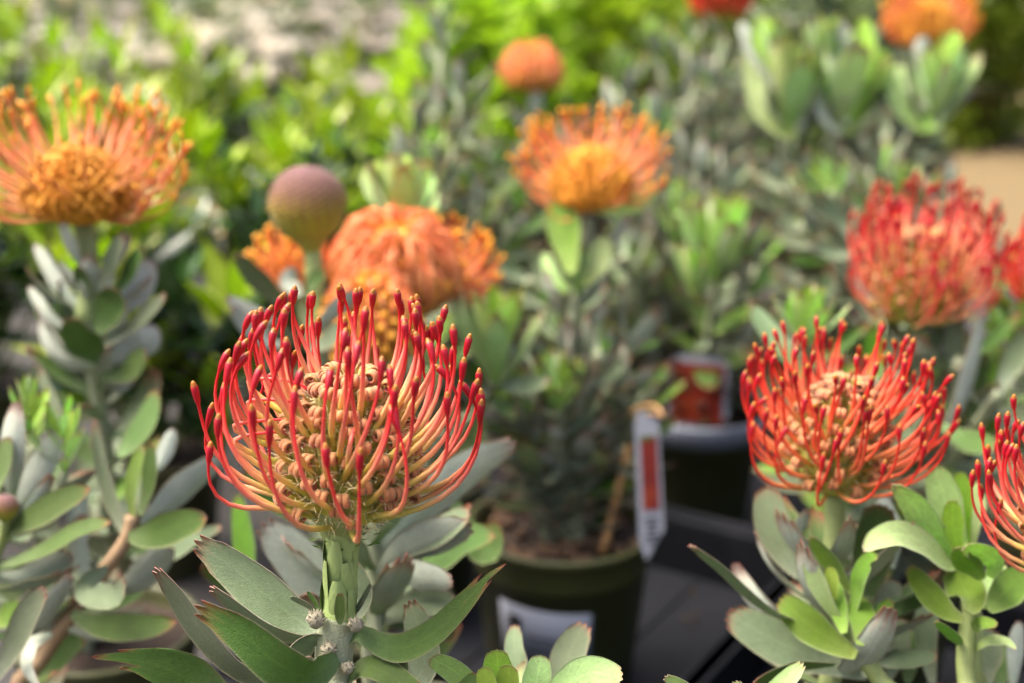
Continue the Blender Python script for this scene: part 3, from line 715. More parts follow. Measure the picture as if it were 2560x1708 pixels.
G([(1110, 640), (1230, 560), (1300, 420)], 60, 'silver', d2+0.03, d2+0.05, roll=20)
G([(1350, 1380), (1430, 1180), (1440, 1020), (1500, 900)], 60, 'fresh', d3+0.01, d3, roll=50)
G([(1400, 1320), (1600, 1290), (1800, 1270)], 55, 'silver', d3+0.03, d3+0.01, roll=40)
G([(1420, 1000), (1480, 880), (1520, 780)], 60, 'silver', d3+0.04, d3+0.05, roll=30)
G([(1760, 1440), (1720, 1100), (1740, 900)], 70, 'silver', d3+0.05, d3+0.06, roll=35)
G([(1600, 1440), (1610, 1250), (1590, 1080)], 60, 'green', d3+0.06, d3+0.07, roll=10)
G([(1480, 1420), (1540, 1200), (1560, 1020)], 60, 'silver', d3+0.05, d3+0.06, roll=20)
G([(1500, 1000), (1650, 900), (1800, 760)], 60, 'green', d3+0.05, d3+0.04, roll=40)
dress(fl2, cpa, 0.3, 0.72, 16, 0.062, 0.06, 20, 45, lambda f, r: 'silver' if r.random() < 0.7 else 'green', random.Random(41))

# ---- 3 right edge: red flower cut by the frame, with pale young shoots
fl3 = potted('pincushion plant at right edge with sharp red flower and pale young leaves', 0.335, 0.585)
d4 = 0.60
stem_obj(fl3, [soil_pt(fl3), P(2690, 1750, d4), P(2710, 1560, d4), P(2722, 1455, d4)], 0.006, 0.0055, 'stem', 16)
flower_head(fl3, P(2725, 1450, d4), Vector((-0.12, 0.0, 1)), 'red', n_st=100, seed=29, spin=2.0, style='red_style', hairs=600, e0=(15, 66), e1=(86, 100), L=(0.060, 0.046), knee=0.18, thick=0.9)
d5 = 0.645
stem_obj(fl3, [soil_pt(fl3, -0.02, 0.01), P(2480, 1830, d5), P(2416, 1692, d5), P(2424, 1537, d5), P(2420, 1500, d5)], 0.0045, 0.004, 'stem', 16, name='side_shoot')
stem_obj(fl3, [soil_pt(fl3, -0.02, 0.02), P(2470, 1760, d5+0.03), P(2440, 1560, d5+0.03), P(2400, 1420, d5+0.02), P(2390, 1370, d5+0.02)], 0.0042, 0.0036, 'stem', 16, name='side_shoot')
G = lambda pts, *a, **k: pix_leaf(fl3, Z3(*pts), *a, **k)
G([(1960, 1030), (1850, 960), (1720, 830), (1600, 690)], 78, 'fresh', d5-0.01, d5+0.012, roll=35, E=TEETH3)
G([(1990, 985), (2000, 900), (1950, 800), (1890, 690)], 105, 'fresh', d5-0.012, d5+0.012, roll=8, E=TEETH3)
G([(2120, 970), (2190, 890), (2280, 800), (2370, 700)], 96, 'fresh', d5-0.012, d5+0.012, roll=15, E=BLUNT)
G([(2080, 960), (2110, 840), (2180, 760), (2260, 700)], 70, 'pale', d5+0.01, d5+0.01, roll=40)
G([(1990, 760), (1940, 650), (1750, 480), (1650, 300), (1490, 150)], 92, 'pale', d5+0.03, d5-0.01, roll=25, E=BLUNT)
G([(1940, 620), (1900, 480), (1890, 360), (1890, 255)], 60, 'lime', d5+0.01, d5, roll=15)
G([(1960, 560), (1880, 380), (1820, 180), (1770, 30)], 92, 'pale', d5+0.03, d5+0.03, roll=25)
G([(1980, 560), (1960, 350), (1950, 200), (1940, 70)], 60, 'lime', d5+0.035, d5+0.03, roll=20)
G([(2000, 600), (2010, 420), (2030, 260), (2010, 130)], 64, 'pale', d5+0.04, d5+0.05, roll=20)
G([(1900, 690), (1830, 660), (1700, 540), (1540, 480), (1400, 520), (1310, 600)], 82, 'pale', d5+0.01, d5-0.02, roll=-35, E=BLUNT)
G([(2080, 770), (2030, 700), (1960, 640), (1930, 560)], 70, 'fresh', d5-0.005, d5-0.015, roll=30)
G([(2130, 760), (2160, 660), (2060, 590), (1960, 560)], 70, 'pale', d5, d5-0.02, roll=30)
G([(1950, 1200), (1900, 1140), (1780, 1040)], 36, 'fresh', d5, d5-0.02, roll=40)
G([(2030, 1230), (2120, 1170), (2230, 1180), (2300, 1230)], 36, 'pale', d5, d5-0.02, roll=50, E=BLUNT)
G([(2010, 1120), (2070, 1060), (2180, 1070)], 40, 'fresh', d5, d5-0.02, roll=50)
G([(2100, 1500), (2080, 1350), (2110, 1200), (2150, 1090)], 95, 'silver', d5+0.05, d5+0.06, roll=10)
G([(2280, 1480), (2300, 1250), (2330, 1040)], 60, 'silver', d5+0.05, d5+0.06, roll=20, top=False)
G([(2180, 1480), (2230, 1300), (2240, 1180)], 60, 'green', d5+0.07, d5+0.08, roll=20)
dress(fl3, [soil_pt(fl3), soil_pt(fl3, 0.02, 0.03)+UP*0.22], 0.25, 1, 22, 0.06, 0.055, 20, 50, 'silver', random.Random(43))

# ---- 4 left: tangle of grey-green leaves, no open flower
lf = potted('pincushion plant at lower left without open flower, tangled grey leaves on tan woody stem', -0.255, 0.655)
d6 = 0.74
def Z5(*pp): return [(x*0.515, 900+y*0.515) for x, y in pp]
stem_obj(lf, [soil_pt(lf), P(40, 1760, d6), P(103, 1647, d6), P(210, 1490, d6), P(310, 1360, d6), P(330, 1290, d6)], 0.005, 0.0035, 'stem_brown', 18)
s4 = stem_obj(lf, [soil_pt(lf, -0.01), P(-60, 1640, d6), P(-20, 1400, d6), P(40, 1230, d6+0.02), P(78, 1120, d6+0.03)], 0.0048, 0.0035, 'stem_grey', 18)
G = lambda pts, *a, **k: pix_leaf(lf, Z5(*pts), *a, **k)
G([(-30, 840), (130, 780), (300, 690), (445, 622)], 82, 'green', d6, d6-0.04, roll=25, E=BLUNT)
G([(0, 1010), (200, 930), (380, 830), (545, 790)], 68, 'green', d6-0.01, d6-0.05, roll=48, E=BLUNT)
G([(-20, 1050), (120, 1060), (240, 1000), (352, 938)], 78, 'silver', d6, d6-0.02, roll=15, top=False)
G([(30, 800), (130, 640), (220, 480), (292, 335)], 78, 'silver', d6+0.01, d6+0.03, roll=15, top=False)
G([(-20, 640), (10, 520), (38, 370)], 64, 'green', d6-0.01, d6, roll=20)
G([(625, 860), (730, 850), (880, 800), (1010, 765)], 92, 'green', d6-0.005, d6-0.05, roll=10, E=BLUNT)
G([(690, 800), (800, 700), (940, 580), (1090, 470)], 88, 'silver', d6, d6+0.03, roll=35, top=False)
G([(650, 770), (640, 650), (660, 530), (700, 415)], 66, 'fresh', d6, d6-0.01, roll=40)
G([(680, 750), (720, 620), (730, 500), (735, 405)], 50, 'green', d6+0.006, d6+0.004, roll=20)
G([(610, 860), (560, 720), (500, 520), (455, 290)], 72, 'silver', d6+0.01, d6+0.03, roll=40)
G([(540, 960), (480, 900), (430, 860)], 60, 'silver', d6+0.02, d6+0.02, roll=30)
G([(520, 1010), (450, 1060), (430, 1130), (560, 1150), (600, 1040)], 80, 'silver', d6-0.02, d6-0.05, roll=35)
G([(520, 1100), (640, 1090), (750, 990), (830, 900)], 90, 'silver', d6+0.02, d6+0.01, roll=20, top=False)
G([(640, 960), (800, 960), (950, 870), (1080, 810)], 54, 'silver', d6+0.03, d6+0.02, roll=40)
G([(350, 1230), (480, 1290), (680, 1300), (865, 1270)], 78, 'green', d6-0.01, d6-0.03, roll=25, E=BLUNT)
G([(-30, 1560), (60, 1400), (140, 1230), (225, 1110)], 84, 'silver', d6-0.04, d6-0.08, roll=20)
G([(100, 1420), (160, 1300), (250, 1180), (350, 1040)], 58, 'silver', d6-0.02, d6-0.05, roll=20, top=False)
G([(430, 1080), (390, 960), (380, 760), (400, 600)], 60, 'silver', d6+0.04, d6+0.05, roll=30, top=False)
G([(250, 1330), (150, 1380), (130, 1500), (200, 1600)], 60, 'silver', d6-0.03, d6-0.06, roll=30, top=False)
G([(300, 1300), (420, 1340), (540, 1350)], 44, 'silver', d6, d6-0.01, roll=40, top=False)
G([(580, 470), (640, 400), (720, 280), (755, 140)], 84, 'green', d6+0.05, d6+0.06, roll=30)
G([(755, 540), (800, 450), (845, 330)], 46, 'silver', d6+0.02, d6+0.03, roll=20, top=False)
G([(320, 330), (270, 220), (190, 40)], 54, 'silver', d6+0.05, d6+0.07, roll=35)
G([(-20, 1110), (60, 1120), (150, 1090)], 66, 'green', d6+0.02, d6+0.01, roll=30)
G([(-20, 1290), (40, 1240), (100, 1170)], 72, 'fresh', d6+0.03, d6+0.03, roll=30)
G([(180, 1600), (260, 1480), (330, 1400), (420, 1350)], 70, 'green', d6+0.03, d6+0.02, roll=20)
G([(400, 1200), (520, 1180), (660, 1110), (720, 1030)], 60, 'green', d6+0.05, d6+0.05, roll=20)
rosette(lf, P(78, 1125, d6+0.03), Vector((0.05, 0, 1)).normalized(), 13, 0.026, random.Random(3), el0=48)
stem_obj(lf, [P(20, 1330, d6+0.03), P(120, 1300, d6+0.03), P(160, 1180, d6+0.03)], 0.0035, 0.003, 'stem_grey', 8, name='side_shoot')
rosette(lf, P(163, 1180, d6+0.03), Vector((0.05, 0, 1)).normalized(), 12, 0.026, random.Random(6), ('lime', 'pale', 'pale'), el0=45)
globe_bud(lf, P(14, 1305, d6-0.01), Vector((0.1, 0, 1)), 0.0066)
stem_obj(lf, [P(-20, 1400, d6), P(6, 1350, d6-0.005), P(14, 1300, d6-0.01)], 0.003, 0.0025, 'stem', 6, name='bud_stalk')
dress(lf, s4, 0.05, 0.75, 26, 0.062, 0.055, 15, 50, lambda f, r: 'silver' if r.random() < 0.6 else 'green', random.Random(45))

# ---- 5 plant right behind the flower in focus: broad grey leaves
bh = potted('pincushion plant behind the focused stem, only broad grey leaves showing', -0.065, 0.675)
d7 = 0.70
s5 = stem_obj(bh, [soil_pt(bh), P(930, 1700, d7), P(940, 1500, d7), P(930, 1340, d7), P(915, 1240, d7)], 0.005, 0.004, 'stem_grey', 16)
G = lambda pts, *a, **k: pix_leaf(bh, [(x*1.0894, y*1.0894) for x, y in pts], *a, **k)
G([(870, 1290), (950, 1180), (1060, 1090), (1185, 1015)], 130, 'silver', d7, d7+0.02, roll=30, top=False)
G([(880, 1290), (1000, 1230), (1080, 1180)], 110, 'silver', d7-0.005, d7-0.03, roll=55)
G([(870, 1320), (930, 1260), (1010, 1230), (1085, 1205)], 110, 'silver', d7-0.01, d7-0.03, roll=15, top=False)
G([(880, 1310), (950, 1320), (1040, 1335)], 90, 'silver', d7-0.01, d7-0.03, roll=20, top=False)
G([(840, 1400), (760, 1370), (680, 1280), (600, 1200)], 135, 'silver', d7, d7-0.02, roll=15, top=False)
G([(860, 1370), (800, 1330), (740, 1270), (690, 1270)], 100, 'silver', d7+0.01, d7, roll=20)
G([(860, 1430), (950, 1390), (1060, 1390)], 90, 'silver', d7, d7-0.02, roll=40)
G([(860, 1470), (900, 1420), (1000, 1440), (1040, 1470)], 80, 'green', d7+0.01, d7, roll=40)
G([(880, 1250), (960, 1300), (1060, 1240), (1140, 1230)], 100, 'green', d7+0.06, d7+0.04, roll=30, E=BLUNT)
G([(1040, 1150), (1080, 1230), (1120, 1260), (1135, 1190)], 90, 'green', d7+0.08, d7+0.08, roll=20)
G([(820, 1250), (700, 1180), (620, 1130), (560, 1070)], 90, 'green', d7+0.06, d7+0.06, roll=30)
G([(600, 1440), (570, 1330), (560, 1230), (545, 1130)], 80, 'fresh', d7+0.07, d7+0.08, roll=30)
G([(640, 1440), (600, 1380), (520, 1330), (460, 1300)], 80, 'green', d7+0.09, d7+0.09, roll=30)
dress(bh, s5, 0.1, 0.95, 26, 0.062, 0.05, 10, 55, lambda f, r: 'silver' if r.random() < 0.65 else 'green', random.Random(47))

# ---- 6 pale toothed shoots rising into the bottom edge
bt = potted('pincushion plant at the bottom edge, pale toothed young shoot tips just showing', 0.095, 0.42)
d8 = 0.565
G = lambda pts, *a, **k: pix_leaf(bt, [(x*1.0894, y*1.0894) for x, y in pts], *a, **k)
s61 = stem_obj(bt, [soil_pt(bt, -0.01), P(1300, 1950, d8), P(1255, 1760, d8)], 0.005, 0.004, 'stem', 12)
s62 = stem_obj(bt, [soil_pt(bt, 0.02), P(1850, 2000, d8), P(1850, 1830, d8)], 0.005, 0.004, 'stem', 12)
G([(1130, 1640), (1090, 1580), (1030, 1530), (985, 1510)], 75, 'pale', d8, d8-0.01, roll=20, E=TEETH5)
G([(1150, 1640), (1145, 1560), (1140, 1490)], 90, 'lime', d8-0.01, d8-0.01, roll=10, E=TEETH5)
G([(1165, 1640), (1165, 1580), (1170, 1525)], 70, 'lime', d8-0.016, d8-0.02, roll=15, E=TEETH5)
G([(1140, 1650), (1120, 1580), (1112, 1530)], 60, 'lime', d8-0.02, d8-0.022, roll=15, E=TEETH5)
G([(1200, 1660), (1230, 1570), (1242, 1502)], 78, 'pale', d8, d8+0.005, roll=10, E=TEETH5)
G([(1230, 1650), (1290, 1580), (1360, 1545), (1430, 1560)], 100, 'pale', d8, d8-0.01, roll=30, E=TEETH5)
G([(1200, 1680), (1200, 1560), (1180, 1490), (1182, 1432)], 60, 'silver', d8+0.06, d8+0.08, roll=15)
G([(1260, 1680), (1290, 1560), (1310, 1490), (1345, 1430)], 96, 'silver', d8+0.06, d8+0.08, roll=15)
G([(1020, 1660), (1060, 1590), (1095, 1545)], 44, 'green', d8-0.02, d8-0.02, roll=20)
G([(1640, 1680), (1590, 1600), (1525, 1552)], 50, 'pale', d8, d8-0.01, roll=10)
G([(1720, 1680), (1770, 1600), (1845, 1520)], 60, 'pale', d8, d8, roll=20)
G([(1690, 1680), (1700, 1620), (1690, 1562)], 60, 'pale', d8, d8, roll=20)
G([(1780, 1700), (1820, 1630), (1855, 1565)], 40, 'pale', d8, d8, roll=20)
dress(bt, s61, 0.2, 0.6, 12, 0.045, 0.04, 5, 25, 'pale', random.Random(49))
dress(bt, s62, 0.2, 0.6, 12, 0.045, 0.04, 5, 25, 'pale', random.Random(50))

# ---- 7 left: blurred orange flower
def simple_plant(label, x, y, stems, rng, chips=0, fill=3, fillh=0.22, s=1.0):
    """stems: (top point, kind, options); kinds shoot / leafy / flower stalk"""
    root = potted(label, x, y, chips=chips, s=s)
    for (top, kind, o) in stems:
        b = soil_pt(root, rng.uniform(-0.015, 0.015), rng.uniform(-0.015, 0.015))
        mid = b.lerp(top, 0.55)+Vector((rng.uniform(-0.015, 0.015), rng.uniform(-0.01, 0.01), 0.01))
        low = b.lerp(top, 0.2)+Vector((0, 0, 0.02))
        r1 = o.get('r', 0.0042)
        pts = stem_obj(root, [b, low, mid, top], 0.005, r1, o.get('mat', 'stem_grey'), 16)
        n = o.get('n', 30)
        dress(root, pts, o.get('u0', 0.14), o.get('u1', 0.97), n, o.get('L0', 0.06), o.get('L1', 0.052), 12, o.get('el', 55), o.get('kinds', lambda f, r: 'silver' if (q := r.random()) < 0.60 else ('green' if q < 0.86 else 'fresh')), rng, rng.uniform(0, 6))
        ax = (pts[-1]-pts[-2]).normalized()
        if kind == 'shoot': rosette(root, top-ax*0.012, ax, o.get('rn', 14), o.get('rL', 0.042), rng, o.get('rk', ('lime', 'pale', 'fresh')))
        elif kind == 'fresh_shoot': rosette(root, top-ax*0.03, ax, o.get('rn', 16), o.get('rL', 0.05), rng, ('lime', 'pale', 'fresh'), 30, 85, 0.05)
    for k in range(fill):
        b = soil_pt(root, rng.uniform(-0.02, 0.02), rng.uniform(-0.02, 0.02)); a = rng.uniform(0, 6.28)
        top = b+Vector((0.05*math.cos(a), 0.05*math.sin(a), fillh*rng.uniform(0.7, 1.1)))
        pts = stem_obj(root, [b, b.lerp(top, 0.5)+Vector((0, 0, 0.01)), top], 0.0042, 0.003, 'stem_grey', 10)
        dress(root, pts, 0.12, 1.0, int(26*fillh/0.22), 0.058, 0.045, 8, 65, lambda f, r: 'silver' if r.random() < 0.7 else 'green', rng, rng.uniform(0, 6))
    return root

dL = 0.86
ol = simple_plant('pincushion plant at left edge with broad coral-orange open flower over whorled grey leaves', -0.28, 0.87,
    [(P(212, 800, dL), 'leafy', dict(n=30, L0=0.066, L1=0.052, u0=0.3, u1=0.92, el=60, r=0.0055))], random.Random(61), fill=2, fillh=0.12)
stem_obj(ol, [P(212, 805, dL), P(222, 690, dL), P(216, 610, dL), P(205, 545, dL)], 0.0062, 0.0066, 'stem', 10, name='flower_stalk')
rg = random.Random(63)
dress(ol, [P(213, 790, dL), P(218, 650, dL)], 0.0, 0.9, 9, 0.048, 0.038, 40, 52, 'silver', rg, 0.4)
flower_head(ol, P(205, 550, dL), Vector((0.0, -0.02, 1)), 'coral', n_st=190, style='coral_style', curl='orange_curl', core='dome_orange', n_curl=520, R0=0.031, H0=0.037, e0=(-6, 56), e1=(36, 92), L=(0.046, 0.056), skip=lambda f, az: math.sin(az) < -0.45 and (f*37) % 1 < 0.85, single=False, seed=71, csize=0.0066, thick=0.85)

G = lambda pts, *a, **k: pix_leaf(ol, [(x*0.5228, 180+y*0.5228) for x, y in pts], *a, **k)
for (pts, w, mat, r, tp) in (([(430, 1190), (300, 1050), (220, 930), (155, 825)], 62, 'silver', -35, False), ([(430, 1100), (350, 1000), (270, 950), (225, 915)], 50, 'silver', -30, False), ([(400, 1300), (240, 1180), (180, 1110), (130, 1035)], 60, 'silver', -40, False), ([(470, 1395), (330, 1380), (230, 1300), (183, 1195)], 84, 'silver', -40, False),
        ([(500, 1390), (440, 1330), (380, 1260), (335, 1175)], 96, 'green', 10, True), ([(460, 1240), (500, 1170), (540, 1100), (540, 1030)], 90, 'green', 10, True), ([(490, 1040), (520, 950), (550, 870), (590, 780)], 62, 'silver', 30, True), ([(560, 1140), (620, 1080), (680, 1000), (722, 895)], 80, 'silver', 25, False), ([(540, 1080), (600, 990), (640, 920), (685, 840)], 56, 'green', 30, True),
        ([(500, 1310), (620, 1230), (720, 1150), (795, 1065)], 62, 'silver', 45, True), ([(510, 1390), (600, 1330), (700, 1290), (745, 1210)], 80, 'silver', 35, False), ([(490, 1460), (600, 1440), (670, 1380), (700, 1350)], 66, 'green', 25, True), ([(420, 1080), (400, 1010), (385, 930)], 52, 'green', 15, True), ([(300, 1700), (230, 1580), (190, 1480), (175, 1395)], 54, 'silver', 30, True), ([(500, 1500), (570, 1500), (645, 1465)], 44, 'silver', 30, False), ([(500, 1090), (490, 1010), (540, 960)], 50, 'silver', 20, False)):
    G(pts, w*1.1, mat, dL-0.004, dL+(-0.03 if tp else 0.03), roll=r, top=tp)
# ---- 8 middle: bud and two orange flowers
dB = 0.93
om = simple_plant('pincushion plant with round mauve unopened bud and rounded coral flowers behind the focused bloom', -0.105, 0.90,
    [(P(800, 860, dB), 'leafy', dict(n=26, L0=0.062, L1=0.055, u0=0.35, u1=0.98, el=45)),
     (P(960, 900, 0.99), 'leafy', dict(n=22, L0=0.06, L1=0.05, u0=0.3, u1=0.95))], random.Random(65), fill=2, fillh=0.16)
stem_obj(om, [P(800, 865, dB), P(792, 770, dB), P(786, 690, dB), P(781, 615, dB)], 0.0056, 0.0062, 'stem_scale', 10, name='bud_stalk')
globe_bud(om, P(779, 622, dB), Vector((-0.04, -0.05, 1)), 0.0245)
closed_head(om, P(985, 755, 1.02), Vector((0.06, -0.25, 1)), 1.28, n=260, seed=5)
stem_obj(om, [P(960, 900, 0.99), P(975, 820, 1.01), P(985, 745, 1.02)], 0.005, 0.005, 'stem', 8, name='flower_stalk')
flower_head(om, P(1075, 745, 1.05), Vector((0.35, 0.05, 1)), 'coral', n_st=90, style='coral_style', curl='orange_curl', core='dome_orange', n_curl=60, single=False, seed=72, L=(0.05, 0.045), e0=(0, 60), e1=(60, 100), R0=0.017, H0=0.03, thick=1.2, scale=0.95)
closed_head(om, P(925, 895, 0.92), Vector((0.05, -0.1, 1)), 0.92, n=150, seed=9, style='coral_style', R0=0.027, H0=0.046, out=0.008)
flower_head(om, P(752, 735, 1.0), Vector((-0.25, 0.1, 1)), 'coral', n_st=55, style='coral_style', curl='orange_curl', core='dome_orange', n_curl=40, single=False, seed=73, L=(0.034, 0.034), e0=(20, 70), e1=(70, 110), R0=0.012, H0=0.025, thick=1.2)
stem_obj(om, [P(800, 900, 0.97), P(770, 820, 0.99), P(752, 740, 1.0)], 0.004, 0.004, 'stem', 8, name='flower_stalk')
G = lambda pts, *a, **k: pix_leaf(om, [(560+x*0.3443, 360+y*0.3443) for x, y in pts], *a, **k)
G([(480, 1200), (350, 1080), (200, 930), (90, 790)], 66, 'silver', dB, dB-0.03, roll=20)
G([(480, 1400), (350, 1320), (180, 1220), (10, 1110)], 62, 'silver', dB-0.02, dB-0.05, roll=35, top=False)
G([(620, 1120), (640, 1020), (690, 960), (725, 910)], 52, 'green', dB-0.02, dB-0.02, roll=30, E=BLUNT)
G([(560, 1100), (500, 1040), (480, 980), (520, 900)], 60, 'silver', dB-0.01, dB, roll=30, top=False)
G([(640, 1400), (760, 1260), (880, 1150), (965, 1070)], 56, 'silver', dB-0.05, dB-0.06, roll=30, top=False)
G([(620, 1500), (760, 1420), (880, 1300)], 60, 'silver', dB-0.06, dB-0.07, roll=30)
G([(450, 1460), (300, 1430), (150, 1300), (60, 1180)], 52, 'silver', dB-0.05, dB-0.08, roll=35, top=False)

# ---- 9 lime shoots behind the middle
s9 = simple_plant('pincushion plant with plump lime shoot tip behind the mauve bud', -0.085, 1.13,
    [(P(1012, 600, 1.10), 'leafy', dict(n=26, u1=0.75)), (P(1240, 950, 1.0), 'leafy', dict(n=24))], random.Random(67), fill=2, fillh=0.2)
G = lambda pts, *a, **k: pix_leaf(s9, [(560+x*0.3443, 360+y*0.3443) for x, y in pts], *a, **k)
for (pts, w, mat, r) in (([(1330, 640), (1330, 420), (1300, 220), (1270, 70)], 74, 'lime', 10), ([(1350, 640), (1340, 520), (1350, 380)], 52, 'fresh', 5), ([(1280, 640), (1180, 420), (1090, 270), (1010, 180)], 60, 'pale', 20), ([(1300, 640), (1200, 360), (1130, 220), (1100, 110)], 60, 'lime', 25),
                         ([(1380, 640), (1470, 480), (1460, 300), (1400, 150)], 66, 'pale', 15), ([(1400, 640), (1520, 560), (1520, 420)], 48, 'pale', 25), ([(1310, 640), (1260, 450), (1250, 280), (1230, 160)], 60, 'lime', 10)):
    G(pts, w*1.2, mat, 1.075+r*0.0004, 1.115-r*0.0006, roll=r, E=BLUNT, cup=0.3)

young_tip(s9, 1240, 965, 190, 270, 1.0, 5, 13); young_tip(s9, 1005, 610, 190, 250, 1.06, 15, 13)
# ---- 10 the pot in view, orange flower
dP = 1.10
pc = P(1405, 1330, dP)
pv = simple_plant('pincushion plant in the clearly visible olive pot with white sticker, one coral-orange flower', pc.x, pc.y,
    [(P(1478, 545, dP), 'leafy', dict(n=34, L0=0.06, L1=0.05, u0=0.12, u1=0.86)),
     (P(1340, 900, dP-0.02), 'leafy', dict(n=34, L0=0.055, L1=0.045, u0=0.1)),
     (P(1500, 880, dP-0.04), 'leafy', dict(n=34, L0=0.055, L1=0.045, u0=0.15)),
     (P(1430, 760, dP+0.03), 'leafy', dict(n=38, L0=0.055, L1=0.045, u0=0.15)),
     (P(1600, 830, dP), 'leafy', dict(n=30, L0=0.055, L1=0.045, u0=0.25)), (P(1250, 960, dP-0.02), 'leafy', dict(n=26, L0=0.055, L1=0.048, u0=0.2)), (P(1610, 985, dP-0.03), 'leafy', dict(n=24, L0=0.052, L1=0.045, u0=0.3)), (P(1400, 1010, dP-0.05), 'shoot', dict(n=24, L0=0.052, L1=0.045, u0=0.25))], random.Random(69), chips=46, fill=0, s=1.15)
flower_head(pv, P(1478, 512, dP), Vector((-0.02, -0.22, 1)), 'coral', n_st=150, style='coral_style', curl='orange_curl', core='dome_orange', n_curl=520, R0=0.029, H0=0.038, e0=(-4, 56), e1=(44, 98), L=(0.044, 0.044), skip=lambda f, az: math.sin(az) < -0.45 and (f*37) % 1 < 0.85, single=False, seed=75, csize=0.0066, thick=0.9, scale=1.02)
G = lambda pts, *a, **k: pix_leaf(pv, [(1240+x*0.3826, 400+y*0.3826) for x, y in pts], *a, **k)
G([(490, 740), (460, 560), (430, 380), (400, 230)], 92, 'fresh', dP-0.05, dP-0.01, roll=5, E=BLUNT)
G([(580, 820), (640, 720), (690, 600), (700, 480)], 74, 'pale', dP-0.03, dP-0.02, roll=20, E=BLUNT)
G([(470, 860), (400, 780), (350, 700), (310, 600)], 50, 'pale', dP-0.02, dP, roll=40)
G([(650, 330), (800, 330), (950, 250), (1060, 130)], 80, 'fresh', dP+0.03, dP+0.04, roll=40, E=BLUNT)
# sticker on the pot wall
def wall_patch(a0, a1, z0, z1, off, mat, name, parent=None, skew=0.0, root=pv):
    mb = MB(); n = 10
    for rr in (0.0, 0.0003):
        for j in range(3):
            for i in range(n+1):
                a = a0+(a1-a0)*i/n; zz = z0+(z1-z0)*j/2+skew*(i/n-0.5)
                r = 0.049+(0.0585-0.049)*(zz-0.003)/0.089+off+rr
                mb.v.append(Vector((r*math.cos(a), r*math.sin(a), zz))); mb.k.append((0, 0, 0, 1))
    for l, fl in ((0, True), (3*(n+1), False)):
        for j in range(2):
            for i in range(n):
                a = l+j*(n+1)+i; q = (a, a+1, a+n+2, a+n+1); mb.f.append(q[::-1] if fl else q)
    K = 3*(n+1)
    ring = list(range(n+1))+[n+(n+1)*j for j in (1, 2)]+[2*(n+1)+i for i in range(n-1, -1, -1)]+[n+1]
    for a, b in zip(ring, ring[1:]+ring[:1]): mb.f.append((a, b, b+K, a+K))
    return link(name, mb.mesh(name, mat), parent or root, None if parent else Matrix.Scale(1.15, 4))
st = wall_patch(R(224), R(288), 0.036, 0.080, 0.0006, M['paper'], 'sticker', skew=-0.004)
wall_patch(R(231), R(241), 0.064, 0.074, 0.0014, M['ink'], 'printed_mark', st)
for k in range(3): wall_patch(R(245), R(278-k*6), 0.058-k*0.006, 0.0595-k*0.006, 0.0014, M['ink'], 'printed_line', st, skew=-0.002)
# cane and hanging tag
mb = MB(); a = P(1515, 1350, dP-0.035); b = P(1575, 1110, dP-0.03); ext = [a-(b-a)*0.15, a, a.lerp(b, 0.35), a.lerp(b, 0.7), b, b+(b-a)*0.3]
mb.tube([p-pv.location for p in ext], [0.0031, 0.0031, 0.0034, 0.0030, 0.0028, 0.0024], 8)
link('cane', mb.mesh('cane', M['stake']), pv)
def tag_card(root, c, w, h, mat_pic, tilt, yaw, slant=0.0, pic=(0.1, 0.62, 0.22, 0.86), name='hang_tag'):
    """A printed card: body with a pointed lower corner, picture and tie."""
    mb = MB(); o = []
    out = [(-0.5, -0.38), (-0.25, -0.5), (0.5, -0.30), (0.46, 0.42), (0.3, 0.5), (-0.34, 0.5), (-0.48, 0.4)]
    for y in (-0.0004, 0.0004):
        for (x, z) in out: mb.v.append(Vector((x*w+slant*z*h, y, z*h))); mb.k.append((0, 0, 0, 1))
    n = len(out); mb.f += [tuple(range(n)), tuple(range(2*n-1, n-1, -1))]+[(k, k+n, (k+1) % n+n, (k+1) % n) for k in range(n)]
    m = T(c-root.location) @ Matrix.Rotation(yaw, 4, 'Z') @ Matrix.Rotation(tilt, 4, 'X')
    card = link(name, mb.mesh('card', M['paper'], False), root, m)
    mb = MB(); x0, x1, z0, z1 = pic
    mb.box(((x0+x1)/2*w-w/2+slant*((z0+z1)/2-0.5)*h, -0.0009, (z0+z1)/2*h-h/2), (x1-x0)*w, 0.0006, (z1-z0)*h)
    link('printed_picture', mb.mesh('printed_picture', mat_pic, False), card)
    return card
tc = tag_card(pv, P(1624, 1215, dP-0.07), 0.0190, 0.108, M['picture'], R(-16), R(10), pic=(0.20, 0.84, 0.34, 0.84))
for k in range(5):
    mb = MB(); mb.box((0.0005*(k % 2), -0.0008, -0.024-0.0042*k), 0.011-0.002*(k % 3), 0.0005, 0.0016); link('printed_line', mb.mesh('printed_line', M['ink'], False), tc)
mb = MB(); tp = P(1622, 1040, dP-0.068)-pv.location; mb.tube(catmull([tp+Vector((-0.009, 0, -0.002)), tp+Vector((0, -0.003, 0.003)), tp+Vector((0.010, 0, -0.001)), tp+Vector((0.004, 0.012, 0.004)), tp+Vector((-0.012, 0.02, -0.004))], 12), [0.0016]*13, 6)
link('tag_tie', mb.mesh('tag_tie', M['stake']), pv)

